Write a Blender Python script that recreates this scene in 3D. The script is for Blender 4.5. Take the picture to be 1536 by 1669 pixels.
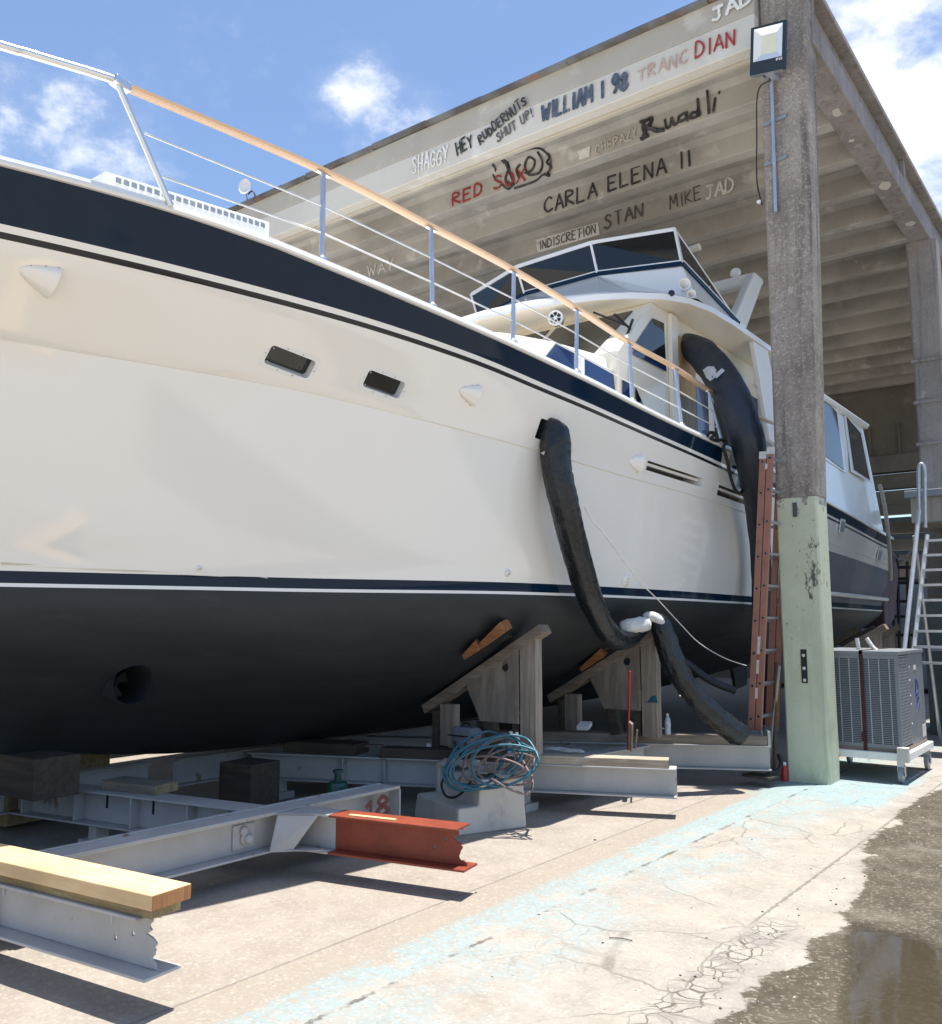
import bpy, bmesh, math, random
from mathutils import Vector, Matrix, noise
random.seed(7)
for o in list(bpy.data.objects): bpy.data.objects.remove(o)
S = bpy.context.scene
R = math.radians
V = Vector
# ------------------------------------------------------------------ camera, sky, sun, exposure
EYE = 1.6; PIT = R(7.1); YAW = R(37.4); FPX = 1456.0; CXP, CYP = 768.0, 834.5
cd = bpy.data.cameras.new('camera'); cam = bpy.data.objects.new('camera', cd); S.collection.objects.link(cam)
cam.location = (0, 0, EYE); cam.rotation_euler = (R(90) + PIT, 0, YAW)
cd.sensor_fit = 'HORIZONTAL'; cd.sensor_width = 36; cd.lens = FPX / 1536 * 36; cd.clip_start = .05; cd.clip_end = 3000
S.camera = cam
SUNV = V((.08, .08, 1)).normalized()
sl = bpy.data.lights.new('sun', 'SUN'); sl.energy = 4.2; sl.angle = R(.5); sl.color = (1, .955, .89)
so = bpy.data.objects.new('sun', sl); S.collection.objects.link(so); so.location = (10, 10, 60)
so.rotation_euler = SUNV.to_track_quat('Z', 'Y').to_euler()
S.view_settings.view_transform = 'Standard'; S.view_settings.look = 'None'
S.view_settings.exposure = 1.0; S.view_settings.gamma = 1
S.cycles.max_bounces = 10; S.cycles.diffuse_bounces = 5; S.cycles.use_denoising = True
S.cycles.sample_clamp_indirect = 8

def ray(px, py):
    t = (px - CXP) / FPX; u = (CYP - py) / FPX
    hf = math.cos(PIT) - u * math.sin(PIT); v = u * math.cos(PIT) + math.sin(PIT)
    return V((-math.sin(YAW) * hf + math.cos(YAW) * t, math.cos(YAW) * hf + math.sin(YAW) * t, v))
def at(px, py, X=None, Y=None, Z=None):
    r = ray(px, py)
    s = X / r[0] if X is not None else (Y / r[1] if Y is not None else (Z - EYE) / r[2])
    return V((s * r[0], s * r[1], EYE + s * r[2]))

def nd(t, k, **kw):
    n = t.nodes.new(k)
    for a, b in kw.items():
        if a == 'op': n.operation = b
        else: setattr(n, a, b)
    return n
def mth(t, op, a, b=None, c=None, clamp=False):
    n = t.nodes.new('ShaderNodeMath'); n.operation = op; n.use_clamp = clamp
    for i, x in enumerate((a, b, c)):
        if x is None: continue
        if isinstance(x, (int, float)): n.inputs[i].default_value = x
        else: t.links.new(x, n.inputs[i])
    return n.outputs[0]
def mix(t, fac, a, b, mode='MIX'):
    n = t.nodes.new('ShaderNodeMix'); n.data_type = 'RGBA'; n.blend_type = mode
    for s, x in ((0, fac), (6, a), (7, b)):
        if isinstance(x, (int, float)): n.inputs[s].default_value = x
        elif isinstance(x, tuple): n.inputs[s].default_value = x if len(x) == 4 else x + (1,)
        else: t.links.new(x, n.inputs[s])
    return n.outputs[2]
def ramp(t, x, a, b, sm=True):
    n = t.nodes.new('ShaderNodeMapRange'); n.interpolation_type = 'SMOOTHSTEP' if sm else 'LINEAR'
    t.links.new(x, n.inputs[0]); n.inputs[1].default_value = a; n.inputs[2].default_value = b
    return n.outputs[0]
def tex(t, co, scale, detail=4, rough=.55, dist=0.):
    n = t.nodes.new('ShaderNodeTexNoise'); n.inputs['Scale'].default_value = scale; n.inputs['Detail'].default_value = detail
    n.inputs['Roughness'].default_value = rough; n.inputs['Distortion'].default_value = dist
    if co is not None: t.links.new(co, n.inputs['Vector'])
    return n.outputs[0]
def mapped(t, co, sc=(1, 1, 1), loc=(0, 0, 0)):
    n = t.nodes.new('ShaderNodeMapping'); n.inputs['Scale'].default_value = sc; n.inputs['Location'].default_value = loc
    t.links.new(co, n.inputs[0]); return n.outputs[0]

w = bpy.data.worlds.new('World'); S.world = w; w.use_nodes = True
t = w.node_tree; bg = t.nodes['Background']
sky = t.nodes.new('ShaderNodeTexSky'); sky.sky_type = 'NISHITA'; sky.sun_disc = False
sky.sun_elevation = math.asin(SUNV.z); sky.sun_rotation = math.atan2(SUNV.x, SUNV.y)
sky.air_density = 1.0; sky.dust_density = .6; sky.ozone_density = 1.3
tc = t.nodes.new('ShaderNodeTexCoord'); gen = tc.outputs['Generated']
n1 = tex(t, mapped(t, gen, (1, 1, 1.7)), 5.5, 9, .62, .25)
n2 = tex(t, mapped(t, gen, (1, 1, 1.4), (3, 1, 0)), 1.9, 4, .5)
blobs = None
for (px, py, rad, amp) in ((20, 190, .10, .32), (110, 215, .11, .38), (200, 255, .10, .36), (588, 160, .085, .36), (650, 205, .06, .26), (690, 180, .05, .22), (330, 160, .05, .2), (1440, 60, .22, .5),
                           (1500, 200, .17, .5), (1370, 175, .085, .36), (480, 215, .03, .2), (790, 20, .06, .14)):
    d = ray(px, py).normalized()
    dv = nd(t, 'ShaderNodeVectorMath', op='DISTANCE'); t.links.new(gen, dv.inputs[0]); dv.inputs[1].default_value = d
    b = mth(t, 'MULTIPLY', ramp(t, dv.outputs['Value'], rad, 0), amp)
    blobs = b if blobs is None else mth(t, 'MAXIMUM', blobs, b)
n3 = tex(t, mapped(t, gen, (1, 1, 1.5), (1, 2, 3)), 17, 8, .65, .2)
dens = mth(t, 'ADD', mth(t, 'ADD', mth(t, 'MULTIPLY', n1, .95), mth(t, 'ADD', mth(t, 'MULTIPLY', n2, .15), mth(t, 'MULTIPLY', mth(t, 'SUBTRACT', n3, .5), .55))), blobs)
cm = ramp(t, dens, .72, 1.08)
wisp = mth(t, 'MULTIPLY', ramp(t, dens, .62, .95), .16)
cm = mth(t, 'MAXIMUM', mth(t, 'MULTIPLY', cm, .97), wisp)
cshade = ramp(t, tex(t, mapped(t, gen, (1, 1, 1.5), (.02, 0, .05)), 7, 6, .6), .3, .7)
ccol = mix(t, cshade, (6.0, 6.2, 6.7), (8.2, 8.1, 8.0))
skyc = mix(t, 1.0, sky.outputs[0], (1.06, 1.10, 1.15), 'MULTIPLY')
t.links.new(mix(t, cm, skyc, ccol), bg.inputs[0]); bg.inputs[1].default_value = .090

# ------------------------------------------------------------------ materials
def newmat(name):
    m = bpy.data.materials.new(name); m.use_nodes = True; t = m.node_tree
    return m, t, t.nodes['Principled BSDF'], t.nodes.new('ShaderNodeTexCoord').outputs['Object']
def bump(t, p, h, strength=.3, dist=.01):
    n = t.nodes.new('ShaderNodeBump'); n.inputs['Strength'].default_value = strength; n.inputs['Distance'].default_value = dist
    t.links.new(h, n.inputs['Height']); t.links.new(n.outputs[0], p.inputs['Normal'])
def pmat(name, c1, c2=None, scale=3., rough=.6, metal=0., rvar=.15, bmp=.0, bscale=60, stretch=(1, 1, 1), spots=None, sscale=6, sth=(.6, .7), coat=0., spec=.5, bd=.01):
    m, t, p, co = newmat(name)
    co = mapped(t, co, stretch)
    c2 = c2 or tuple(x * .86 for x in c1)
    n = tex(t, co, scale, 6, .6)
    c = mix(t, ramp(t, n, .3, .7), c1, c2)
    if spots:
        c = mix(t, ramp(t, tex(t, mapped(t, co, (1, 1, 1), (5, 3, 1)), sscale, 6, .65), *sth), c, spots)
    t.links.new(c, p.inputs['Base Color'])
    t.links.new(mth(t, 'ADD', mth(t, 'MULTIPLY', tex(t, co, scale * 3, 3), rvar), rough - rvar / 2), p.inputs['Roughness'])
    p.inputs['Metallic'].default_value = metal; p.inputs['Coat Weight'].default_value = coat; p.inputs['Coat Roughness'].default_value = .04
    p.inputs['Specular IOR Level'].default_value = spec
    if bmp: bump(t, p, tex(t, co, bscale, 4, .6), bmp, bd)
    return m
def woodmat(name, c1, c2, axis=0, rough=.75, grain=22, bmp=.25, knots=None, coat=0):
    m, t, p, co = newmat(name)
    st = [grain, grain, grain]; st[axis] = 1.2
    sv = mapped(t, co, tuple(st))
    g = tex(t, sv, 1.6, 5, .65, .6)
    c = mix(t, ramp(t, g, .32, .68), c1, c2)
    c = mix(t, mth(t, 'MULTIPLY', ramp(t, tex(t, co, 2.2, 3), .4, .75), .45), c, tuple(x * .62 for x in c2))
    if knots:
        vn = t.nodes.new('ShaderNodeTexVoronoi'); vn.inputs['Scale'].default_value = 3.1
        kv = [1, 1, 1]; kv[axis] = .6
        t.links.new(mapped(t, co, tuple(kv), (.13, .4, .2)), vn.inputs['Vector'])
        c = mix(t, ramp(t, vn.outputs['Distance'], .06, .02), c, knots)
    t.links.new(c, p.inputs['Base Color']); p.inputs['Roughness'].default_value = rough; p.inputs['Coat Weight'].default_value = coat
    bump(t, p, g, bmp, .004)
    return m
M = {}
M['cream'] = pmat('gelcoat_cream', (.89, .85, .78), (.875, .835, .765), .8, .10, coat=.65, rvar=.05, bmp=.25, bscale=.9, bd=.03)
M['hullgrey'] = pmat('hull_mauve_grey', (.20, .195, .225), (.17, .165, .195), .8, .15, coat=.5, rvar=.05)
M['navy'] = pmat('gelcoat_navy', (.004, .016, .038), (.005, .019, .043), .8, .06, coat=0, rvar=.03, spec=.25)
M['white'] = pmat('gelcoat_white', (.84, .83, .80), (.82, .81, .78), 1.2, .2, coat=.4, rvar=.06)
M['creamhouse'] = pmat('gelcoat_ivory', (.82, .75, .62), (.80, .73, .60), 1.2, .25, coat=.3, rvar=.06)
M['black_stripe'] = pmat('paint_black', (.012, .013, .016), None, 2, .25)
M['antifoul'] = pmat('antifouling_paint', (.025, .031, .034), (.017, .022, .026), 1.6, .66, rvar=.2, bmp=.12, bscale=35, stretch=(2, .5, 3), spots=(.036, .040, .041), sscale=1.7, sth=(.55, .8))
M['steelgrey'] = pmat('grey_painted_steel', (.46, .45, .435), (.39, .38, .365), 3, .5, bmp=.25, bscale=30, spots=(.23, .155, .10), sscale=4.2, sth=(.62, .70), bd=.004)
M['primer'] = pmat('red_primer_steel', (.27, .055, .026), (.20, .038, .018), 6, .5, bmp=.25, bscale=30, bd=.004)
M['rustbrown'] = pmat('brown_paint', (.16, .045, .035), None, 8, .6)
M['galv'] = pmat('galvanised_steel', (.50, .53, .57), (.40, .43, .47), 12, .4, metal=.7)
M['alu'] = pmat('aluminium', (.66, .66, .66), (.55, .55, .55), 10, .35, metal=.6)
M['stainless'] = pmat('stainless_steel', (.78, .78, .78), (.72, .72, .72), 8, .24, metal=1, rvar=.05)
M['stanch'] = pmat('stanchion_alloy', (.50, .53, .60), (.42, .46, .54), 8, .3, metal=.55)
M['wire'] = pmat('lifeline_wire', (.82, .82, .80), None, 8, .35)
M['teak'] = pmat('varnished_teak', (.60, .40, .22), (.50, .31, .16), 2.5, .3, stretch=(1.5, .12, 1.5), coat=.5)
M['pine'] = woodmat('fresh_pine', (.74, .54, .31), (.66, .44, .22), 0, .7, 12, .12, (.40, .20, .08))
M['pineend'] = woodmat('pine_end_grain', (.45, .22, .09), (.32, .14, .055), 2, .8, 30, .3)
M['greenpine'] = woodmat('treated_pine', (.36, .29, .16), (.22, .16, .075), 0, .8, 18, .3)
M['oldwood'] = woodmat('weathered_timber', (.37, .315, .255), (.22, .18, .145), 2, .85, 18, .5)
M['bleached'] = woodmat('bleached_plank', (.50, .43, .33), (.30, .245, .18), 0, .85, 20, .5)
M['oldwoodx'] = woodmat('weathered_timber_flat', (.32, .265, .21), (.18, .145, .11), 0, .85, 18, .5)
M['darkwood'] = woodmat('dark_timber', (.085, .066, .046), (.05, .038, .027), 0, .85, 14, .4)
M['orangewood'] = woodmat('orange_wedge_wood', (.44, .19, .065), (.27, .10, .035), 0, .8, 16, .3)
M['ply'] = woodmat('plywood', (.52, .33, .15), (.44, .27, .12), 2, .7, 9, .1)
M['plygrey'] = woodmat('weathered_plywood', (.28, .24, .195), (.16, .135, .11), 2, .85, 9, .35)
M['glass'] = pmat('dark_glass', (.012, .014, .014), (.010, .012, .012), 2, .04, rvar=.02, spec=.7)
M['skyglass'] = pmat('sky_reflection_glass', (.012, .035, .12), (.012, .03, .10), 2, .04, rvar=.02, spec=.8)  # blue of the reflected sky put into the glass colour
M['smoke'] = pmat('smoked_acrylic', (.014, .018, .020), (.011, .014, .016), 2, .06, rvar=.02, spec=.55)
M['duct'] = pmat('black_plastic_sheet', (.007, .009, .011), (.011, .014, .018), 5, .28, rvar=.16, bmp=.6, bscale=18, bd=.02)
M['ductmatte'] = pmat('black_fabric_sheet', (.014, .019, .027), (.019, .026, .037), 5, .5, rvar=.14, bmp=.5, bscale=9, bd=.02)
M['tape'] = pmat('white_tape', (.66, .645, .62), (.56, .545, .52), 14, .45, bmp=.7, bscale=26, bd=.02)
M['black'] = pmat('black_rubber', (.012, .012, .013), None, 8, .55)
M['ladder'] = pmat('orange_fibreglass', (.37, .17, .12), (.30, .14, .10), 5, .65, spots=(.22, .10, .07), sscale=9, sth=(.6, .72))
M['acdark'] = pmat('condenser_fins', (.06, .07, .085), (.045, .055, .07), 30, .5)
M['acgrey'] = pmat('grey_sheet_metal', (.215, .228, .245), (.185, .197, .212), 4, .45)
M['acgrille'] = pmat('grille_paint', (.33, .335, .35), None, 8, .5)
M['bluepaint'] = pmat('blue_marking', (.02, .06, .28), None, 8, .5)
M['whitepaint'] = pmat('white_paint', (.78, .77, .74), (.70, .69, .66), 9, .6)
M['strapred'] = pmat('dark_red_webbing', (.055, .012, .012), None, 20, .8)
M['siding'] = pmat('beige_siding', (.36, .34, .29), (.31, .285, .25), 4, .6)
M['trimgrey'] = pmat('grey_trim', (.25, .28, .31), None, 4, .5)
M['darkgreen'] = pmat('dark_teal_panel', (.06, .085, .09), (.045, .065, .07), 3, .35)
M['canvas'] = pmat('mauve_brown_canvas', (.10, .065, .075), (.07, .047, .055), 5, .85, bmp=.3, bscale=12)
M['jack'] = pmat('green_jack_paint', (.01, .075, .055), (.008, .05, .04), 8, .4)
M['bagfab'] = pmat('grey_bag_fabric', (.20, .21, .25), (.16, .17, .20), 30, .9, bmp=.2, bscale=150)
M['cloth'] = pmat('dirty_white_cloth', (.62, .60, .56), (.50, .47, .42), 10, .9, bmp=.3, bscale=40)
M['tanrag'] = pmat('beige_rag', (.46, .42, .35), (.38, .34, .28), 10, .9, bmp=.4, bscale=40)
M['hoseblue'] = pmat('teal_hose_rubber', (.03, .135, .18), (.022, .10, .14), 12, .42)
M['hosebrown'] = pmat('mauve_hose_rubber', (.22, .17, .16), (.16, .12, .115), 12, .5)
M['bottle'] = pmat('clear_bottle_plastic', (.50, .58, .64), (.42, .50, .58), 10, .12, rvar=.05)
M['bottlelabel'] = pmat('bottle_label', (.12, .22, .50), (.75, .78, .82), 30, .5)
M['red'] = pmat('red_paint', (.45, .03, .03), None, 6, .45)
M['floodframe'] = pmat('floodlight_housing', (.006, .018, .034), None, 5, .45)
M['reflector'] = pmat('floodlight_reflector', (.74, .77, .80), (.70, .73, .76), 3, .25, metal=.3)
M['ledpanel'] = pmat('led_panel', (.72, .72, .58), None, 3, .5)
M['sticker'] = pmat('worn_sticker', (.66, .64, .60), (.52, .50, .46), 30, .6)
M['brightpaper'] = pmat('white_paper', (.82, .80, .78), None, 6, .7)
M['paleblue'] = pmat('pale_blue_tube', (.46, .56, .66), None, 6, .35)
M['steps'] = pmat('cast_concrete', (.58, .55, .495), (.49, .465, .415), 3.5, .8, bmp=.35, bscale=40, spots=(.27, .27, .26), sscale=2.6, sth=(.58, .75), stretch=(1, 1, .6), bd=.006)
M['flash'] = pmat('roof_flashing', (.10, .085, .075), (.20, .20, .19), 2.2, .7, spots=(.30, .13, .08), sscale=1.6, sth=(.6, .66), bmp=.5, bscale=20)
M['spray_black'] = pmat('black_spray_paint', (.016, .018, .018), (.085, .078, .068), 11, .8)
M['spray_navy'] = pmat('blue_grey_spray_paint', (.05, .07, .11), (.12, .14, .18), 14, .8)
M['spray_grey'] = pmat('faded_dark_spray_paint', (.085, .08, .072), (.15, .138, .12), 9, .85)
M['spray_red'] = pmat('red_spray_paint', (.32, .02, .025), (.40, .06, .05), 9, .8)
M['spray_red_faded'] = pmat('faded_red_spray_paint', (.50, .30, .24), (.56, .46, .39), 7, .85)
M['spray_white'] = pmat('white_spray_paint', (.78, .76, .70), (.70, .67, .60), 9, .8)
M['spray_cream'] = pmat('faded_white_spray_paint', (.56, .50, .41), (.48, .43, .35), 9, .85)

for k_ in list(M):
    if k_.startswith('spray_'):
        t_ = M[k_].node_tree; co_ = t_.nodes['Texture Coordinate'].outputs['Object']
        al = ramp(t_, tex(t_, co_, 16, 8, .75), .36, .46); t_.links.new(al, t_.nodes['Principled BSDF'].inputs['Alpha'])
def concrete(name, base, dark, light, scale, agg=0., streak=0.):
    m, t, p, co = newmat(name)
    n = tex(t, co, scale, 8, .62)
    c = mix(t, ramp(t, n, .3, .72), base, dark)
    c = mix(t, ramp(t, tex(t, mapped(t, co, (1, 1, 1), (9, 2, 4)), scale * 2.7, 5, .6), .58, .72), c, light)
    if streak:
        c = mix(t, mth(t, 'MULTIPLY', ramp(t, tex(t, mapped(t, co, (6, 6, .35)), 1.6, 5, .6), .48, .72), streak), c, tuple(x * .42 for x in dark))
    h = tex(t, co, 45, 5, .7)
    if agg:
        vn = t.nodes.new('ShaderNodeTexVoronoi'); vn.inputs['Scale'].default_value = 55; t.links.new(co, vn.inputs['Vector'])
        cc = nd(t, 'ShaderNodeSeparateColor'); t.links.new(vn.outputs['Color'], cc.inputs[0])
        c = mix(t, mth(t, 'MULTIPLY', ramp(t, cc.outputs[0], .68, .95), agg), c, tuple(min(1, x * 1.6) for x in light))
        c = mix(t, mth(t, 'MULTIPLY', ramp(t, cc.outputs[1], .72, .95), agg), c, tuple(x * .4 for x in dark))
    t.links.new(c, p.inputs['Base Color']); p.inputs['Roughness'].default_value = .88
    bump(t, p, h, .4, .008)
    return m
M['roofcon'] = concrete('roof_concrete', (.50, .468, .405), (.31, .288, .245), (.60, .565, .50), .75)
M['fascia'] = concrete('fascia_concrete', (.50, .455, .375), (.43, .385, .31), (.56, .52, .44), .7)
M['fasciapale'] = concrete('pale_fascia_concrete', (.64, .60, .525), (.58, .54, .46), (.70, .665, .60), .7)
M['beamcon'] = concrete('stained_beam_concrete', (.34, .305, .28), (.25, .22, .20), (.42, .385, .35), 1.3, .12, .55)
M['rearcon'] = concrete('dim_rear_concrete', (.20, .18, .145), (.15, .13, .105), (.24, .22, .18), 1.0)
M['pillarcon'] = concrete('exposed_aggregate_concrete', (.34, .295, .25), (.205, .176, .148), (.42, .37, .32), 2.0, .28, .75)
def green():
    m, t, p, co = newmat('green_column_paint')
    n = tex(t, co, 2.2, 6, .6)
    c = mix(t, ramp(t, n, .35, .7), (.575, .60, .44), (.49, .515, .37))
    sep = nd(t, 'ShaderNodeSeparateXYZ'); t.links.new(co, sep.inputs[0])
    sm = tex(t, mapped(t, co, (11, 11, 4.5)), 1.7, 9, .8)
    # grime patch on the upper outer edge of the front face
    bx = ramp(t, mth(t, 'ABSOLUTE', mth(t, 'SUBTRACT', sep.outputs[0], .13)), .17, .02)
    bz = ramp(t, mth(t, 'ABSOLUTE', mth(t, 'SUBTRACT', sep.outputs[2], 2.15)), .75, .1)
    low = ramp(t, sep.outputs[2], .5, .0)
    k = mth(t, 'ADD', mth(t, 'MULTIPLY', mth(t, 'MULTIPLY', bx, bz), .22), mth(t, 'MULTIPLY', low, .10))
    g = ramp(t, mth(t, 'ADD', sm, k), .70, .76)
    c = mix(t, mth(t, 'MULTIPLY', g, .9), c, (.035, .045, .035))
    c = mix(t, ramp(t, tex(t, mapped(t, co, (1, 1, 1), (2, 7, 1)), 28, 3, .5), .70, .74), c, (.09, .10, .08))
    c = mix(t, ramp(t, tex(t, mapped(t, co, (1, 1, .5), (2, 1, 5)), 7, 4, .6), .62, .75), c, (.62, .67, .55))
    chip = ramp(t, mth(t, 'ADD', tex(t, mapped(t, co, (1, 1, 1), (4, 4, 1)), 9, 7, .68), mth(t, 'MULTIPLY', ramp(t, sep.outputs[2], 2.55, 2.92), .22)), .74, .77)
    c = mix(t, chip, c, (.27, .25, .225))
    c = mix(t, mth(t, 'MULTIPLY', ramp(t, tex(t, mapped(t, co, (5, 5, .4)), 1.3, 6, .6), .5, .8), .35), c, (.20, .23, .17))
    t.links.new(c, p.inputs['Base Color']); p.inputs['Roughness'].default_value = .6
    bump(t, p, mth(t, 'SUBTRACT', tex(t, co, 30, 5, .65), chip), .35, .006)
    return m
M['green'] = green()
def groundmat():
    m, t, p, co = newmat('yard_surface')
    sep = nd(t, 'ShaderNodeSeparateXYZ'); t.links.new(co, sep.inputs[0]); x, y = sep.outputs[0], sep.outputs[1]
    nl = tex(t, co, .9, 6, .6); nm = tex(t, co, 3.2, 8, .65); nf = tex(t, co, 22, 6, .7); ng = tex(t, co, 120, 3, .6)
    vg = t.nodes.new('ShaderNodeTexVoronoi'); vg.inputs['Scale'].default_value = 70; t.links.new(co, vg.inputs['Vector'])
    gc = nd(t, 'ShaderNodeSeparateColor'); t.links.new(vg.outputs['Color'], gc.inputs[0])
    # inside slab / apron concrete
    apron = mix(t, ramp(t, nm, .35, .7), (.34, .308, .262), (.275, .247, .208))
    slab = mix(t, ramp(t, nm, .35, .7), (.32, .28, .235), (.26, .225, .185))
    wob = mth(t, 'MULTIPLY', mth(t, 'SUBTRACT', nm, .5), .10)
    xw = mth(t, 'ADD', x, wob)
    c = mix(t, ramp(t, xw, -3.44, -3.38), slab, apron)
    strip = mth(t, 'MULTIPLY', ramp(t, xw, -3.43, -3.38), ramp(t, xw, -2.98, -3.06))
    c = mix(t, mth(t, 'MULTIPLY', strip, .8), c, mix(t, ramp(t, nf, .35, .65), (.31, .265, .212), (.245, .207, .163)))
    # faded blue paint: narrow strip on the kerb edge and a broad worn patch outside it
    b1 = mth(t, 'MULTIPLY', ramp(t, xw, -3.17, -3.09), ramp(t, xw, -2.82, -2.86))
    b1 = mth(t, 'MULTIPLY', b1, ramp(t, mth(t, 'ADD', nm, mth(t, 'MULTIPLY', y, .022)), .46, .58))
    b2 = mth(t, 'MULTIPLY', ramp(t, x, -2.9, -2.84), ramp(t, mth(t, 'ADD', x, mth(t, 'MULTIPLY', mth(t, 'SUBTRACT', nl, .5), 1.1)), -2.15, -2.55))
    b2 = mth(t, 'MULTIPLY', b2, ramp(t, tex(t, mapped(t, co, (1, .7, 1), (4, 1, 0)), 2.6, 7, .65), .40, .56))
    far = ramp(t, mth(t, 'ADD', y, mth(t, 'MULTIPLY', nm, .8)), 8.6, 9.2)
    far = mth(t, 'MULTIPLY', far, mth(t, 'MULTIPLY', ramp(t, y, 11.2, 10.2), mth(t, 'MULTIPLY', ramp(t, x, -3.3, -3.1), ramp(t, xw, -1.95, -2.15))))
    b = mth(t, 'MAXIMUM', mth(t, 'MAXIMUM', mth(t, 'MULTIPLY', b1, .85), mth(t, 'MULTIPLY', b2, .68)), mth(t, 'MULTIPLY', far, .9))
    b = mth(t, 'MULTIPLY', b, ramp(t, nf, .36, .52))
    b = mth(t, 'MULTIPLY', b, ramp(t, tex(t, mapped(t, co, (1, 1, 1), (6, 2, 0)), 7, 8, .75), .27, .46))
    fresh = mix(t, ramp(t, y, 4.5, 9.5), (.235, .32, .33), (.20, .345, .37))
    c = mix(t, mth(t, 'MULTIPLY', b, .92), c, fresh)
    # mottling, grit and dark specks
    c = mix(t, mth(t, 'MULTIPLY', ramp(t, nf, .45, .75), .22), c, (.50, .455, .39))
    c = mix(t, mth(t, 'MULTIPLY', ramp(t, gc.outputs[0], .80, .97), .25), c, (.55, .51, .46))
    c = mix(t, mth(t, 'MULTIPLY', ramp(t, gc.outputs[1], .86, .98), .28), c, (.20, .17, .14))
    c = mix(t, mth(t, 'MULTIPLY', ramp(t, tex(t, mapped(t, co, (1, 1, 1), (7, 7, 0)), 1.7, 8, .72), .50, .70), .42), c, (.30, .26, .21))
    # cracks
    wv = nd(t, 'ShaderNodeVectorMath', op='ADD'); t.links.new(co, wv.inputs[0])
    wn = t.nodes.new('ShaderNodeTexNoise'); wn.inputs['Scale'].default_value = 2.4; wn.inputs['Detail'].default_value = 6; t.links.new(co, wn.inputs['Vector'])
    sc = nd(t, 'ShaderNodeVectorMath', op='SCALE'); t.links.new(wn.outputs['Color'], sc.inputs[0]); sc.inputs['Scale'].default_value = .3; t.links.new(sc.outputs[0], wv.inputs[1])
    def cracks(scale, wid, loc=(0, 0, 0)):
        v = t.nodes.new('ShaderNodeTexVoronoi'); v.feature = 'DISTANCE_TO_EDGE'; v.inputs['Scale'].default_value = scale
        t.links.new(mapped(t, wv.outputs[0], (1, 1, 0), loc), v.inputs['Vector'])
        return ramp(t, v.outputs['Distance'], wid, wid * .25)
    ck = mth(t, 'MULTIPLY', cracks(1.5, .012), ramp(t, nl, .42, .56))
    ck2 = mth(t, 'MULTIPLY', cracks(4.2, .014, (3, 1, 0)), ramp(t, tex(t, mapped(t, co, (1, 1, 1), (1, 5, 0)), 1.1, 3), .50, .62))
    ckz = mth(t, 'MULTIPLY', mth(t, 'MAXIMUM', ck, mth(t, 'MULTIPLY', ck2, .45)), ramp(t, xw, -2.9, -2.75))
    # alligator cracking beside the wet asphalt
    gx = ramp(t, mth(t, 'ABSOLUTE', mth(t, 'SUBTRACT', xw, -1.74)), .15, .05)
    gy = mth(t, 'MULTIPLY', ramp(t, y, 3.2, 3.6), ramp(t, y, 5.2, 4.8))
    gz = mth(t, 'MULTIPLY', gx, gy)
    ck3 = mth(t, 'MULTIPLY', cracks(11, .055, (2, 6, 0)), gz)
    joint = mth(t, 'MULTIPLY', ramp(t, mth(t, 'ABSOLUTE', mth(t, 'ADD', mth(t, 'ADD', x, mth(t, 'MULTIPLY', mth(t, 'SUBTRACT', nf, .5), .07)), 2.845)), .017, .006), ramp(t, tex(t, mapped(t, co, (1, 1, 1), (2, 9, 0)), 4.5, 5, .6), .46, .60))
    edge = mth(t, 'MULTIPLY', ramp(t, mth(t, 'ABSOLUTE', mth(t, 'ADD', mth(t, 'ADD', x, mth(t, 'MULTIPLY', mth(t, 'SUBTRACT', nf, .5), .06)), 1.86)), .012, .004), ramp(t, y, 4.6, 5.2))
    slabj = mth(t, 'MULTIPLY', ramp(t, mth(t, 'ABSOLUTE', mth(t, 'ADD', mth(t, 'ADD', x, mth(t, 'MULTIPLY', mth(t, 'SUBTRACT', nf, .5), .03)), 3.41)), .012, .004), .45)
    crk = mth(t, 'MAXIMUM', mth(t, 'MAXIMUM', mth(t, 'MULTIPLY', ckz, .5), mth(t, 'MULTIPLY', ck3, .95)), mth(t, 'MAXIMUM', mth(t, 'MULTIPLY', joint, .85), mth(t, 'MAXIMUM', mth(t, 'MULTIPLY', edge, .6), slabj)))
    c = mix(t, crk, c, (.10, .085, .07))
    patch = mth(t, 'MULTIPLY', gz, ramp(t, tex(t, mapped(t, co, (1, 1, 1), (3, 3, 0)), 5, 4), .5, .58))
    c = mix(t, mth(t, 'MULTIPLY', patch, .75), c, (.23, .205, .18))
    # wet asphalt with puddles
    bend = mth(t, 'MULTIPLY', ramp(t, y, 5.6, 7.6), -.34)
    xa = mth(t, 'SUBTRACT', mth(t, 'ADD', x, mth(t, 'ADD', mth(t, 'MULTIPLY', mth(t, 'SUBTRACT', nl, .5), .35), mth(t, 'ADD', mth(t, 'MULTIPLY', mth(t, 'SUBTRACT', nm, .5), .38), mth(t, 'MULTIPLY', mth(t, 'SUBTRACT', nf, .5), .12)))), bend)
    lim = mth(t, 'MULTIPLY', ramp(t, mth(t, 'ADD', xa, mth(t, 'MULTIPLY', y, -.02)), .5, .0), ramp(t, mth(t, 'ADD', y, mth(t, 'MULTIPLY', nm, .4)), 2.6, 3.0))  # asphalt stopped out of view so pale ground bounces light onto the hull
    asp = mth(t, 'MULTIPLY', mth(t, 'MULTIPLY', ramp(t, xa, -1.53, -1.50), lim), ramp(t, y, 10.4, 9.9))
    asp = mth(t, 'MAXIMUM', asp, mth(t, 'MULTIPLY', ramp(t, x, -1.9, -1.7), ramp(t, y, 11.4, 11.7)))  # hidden dark ground added to cut the bounce onto the rear ceiling
    damp = mth(t, 'MULTIPLY', mth(t, 'MULTIPLY', ramp(t, xa, -1.66, -1.53), lim), ramp(t, y, 10.4, 9.9))
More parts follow.
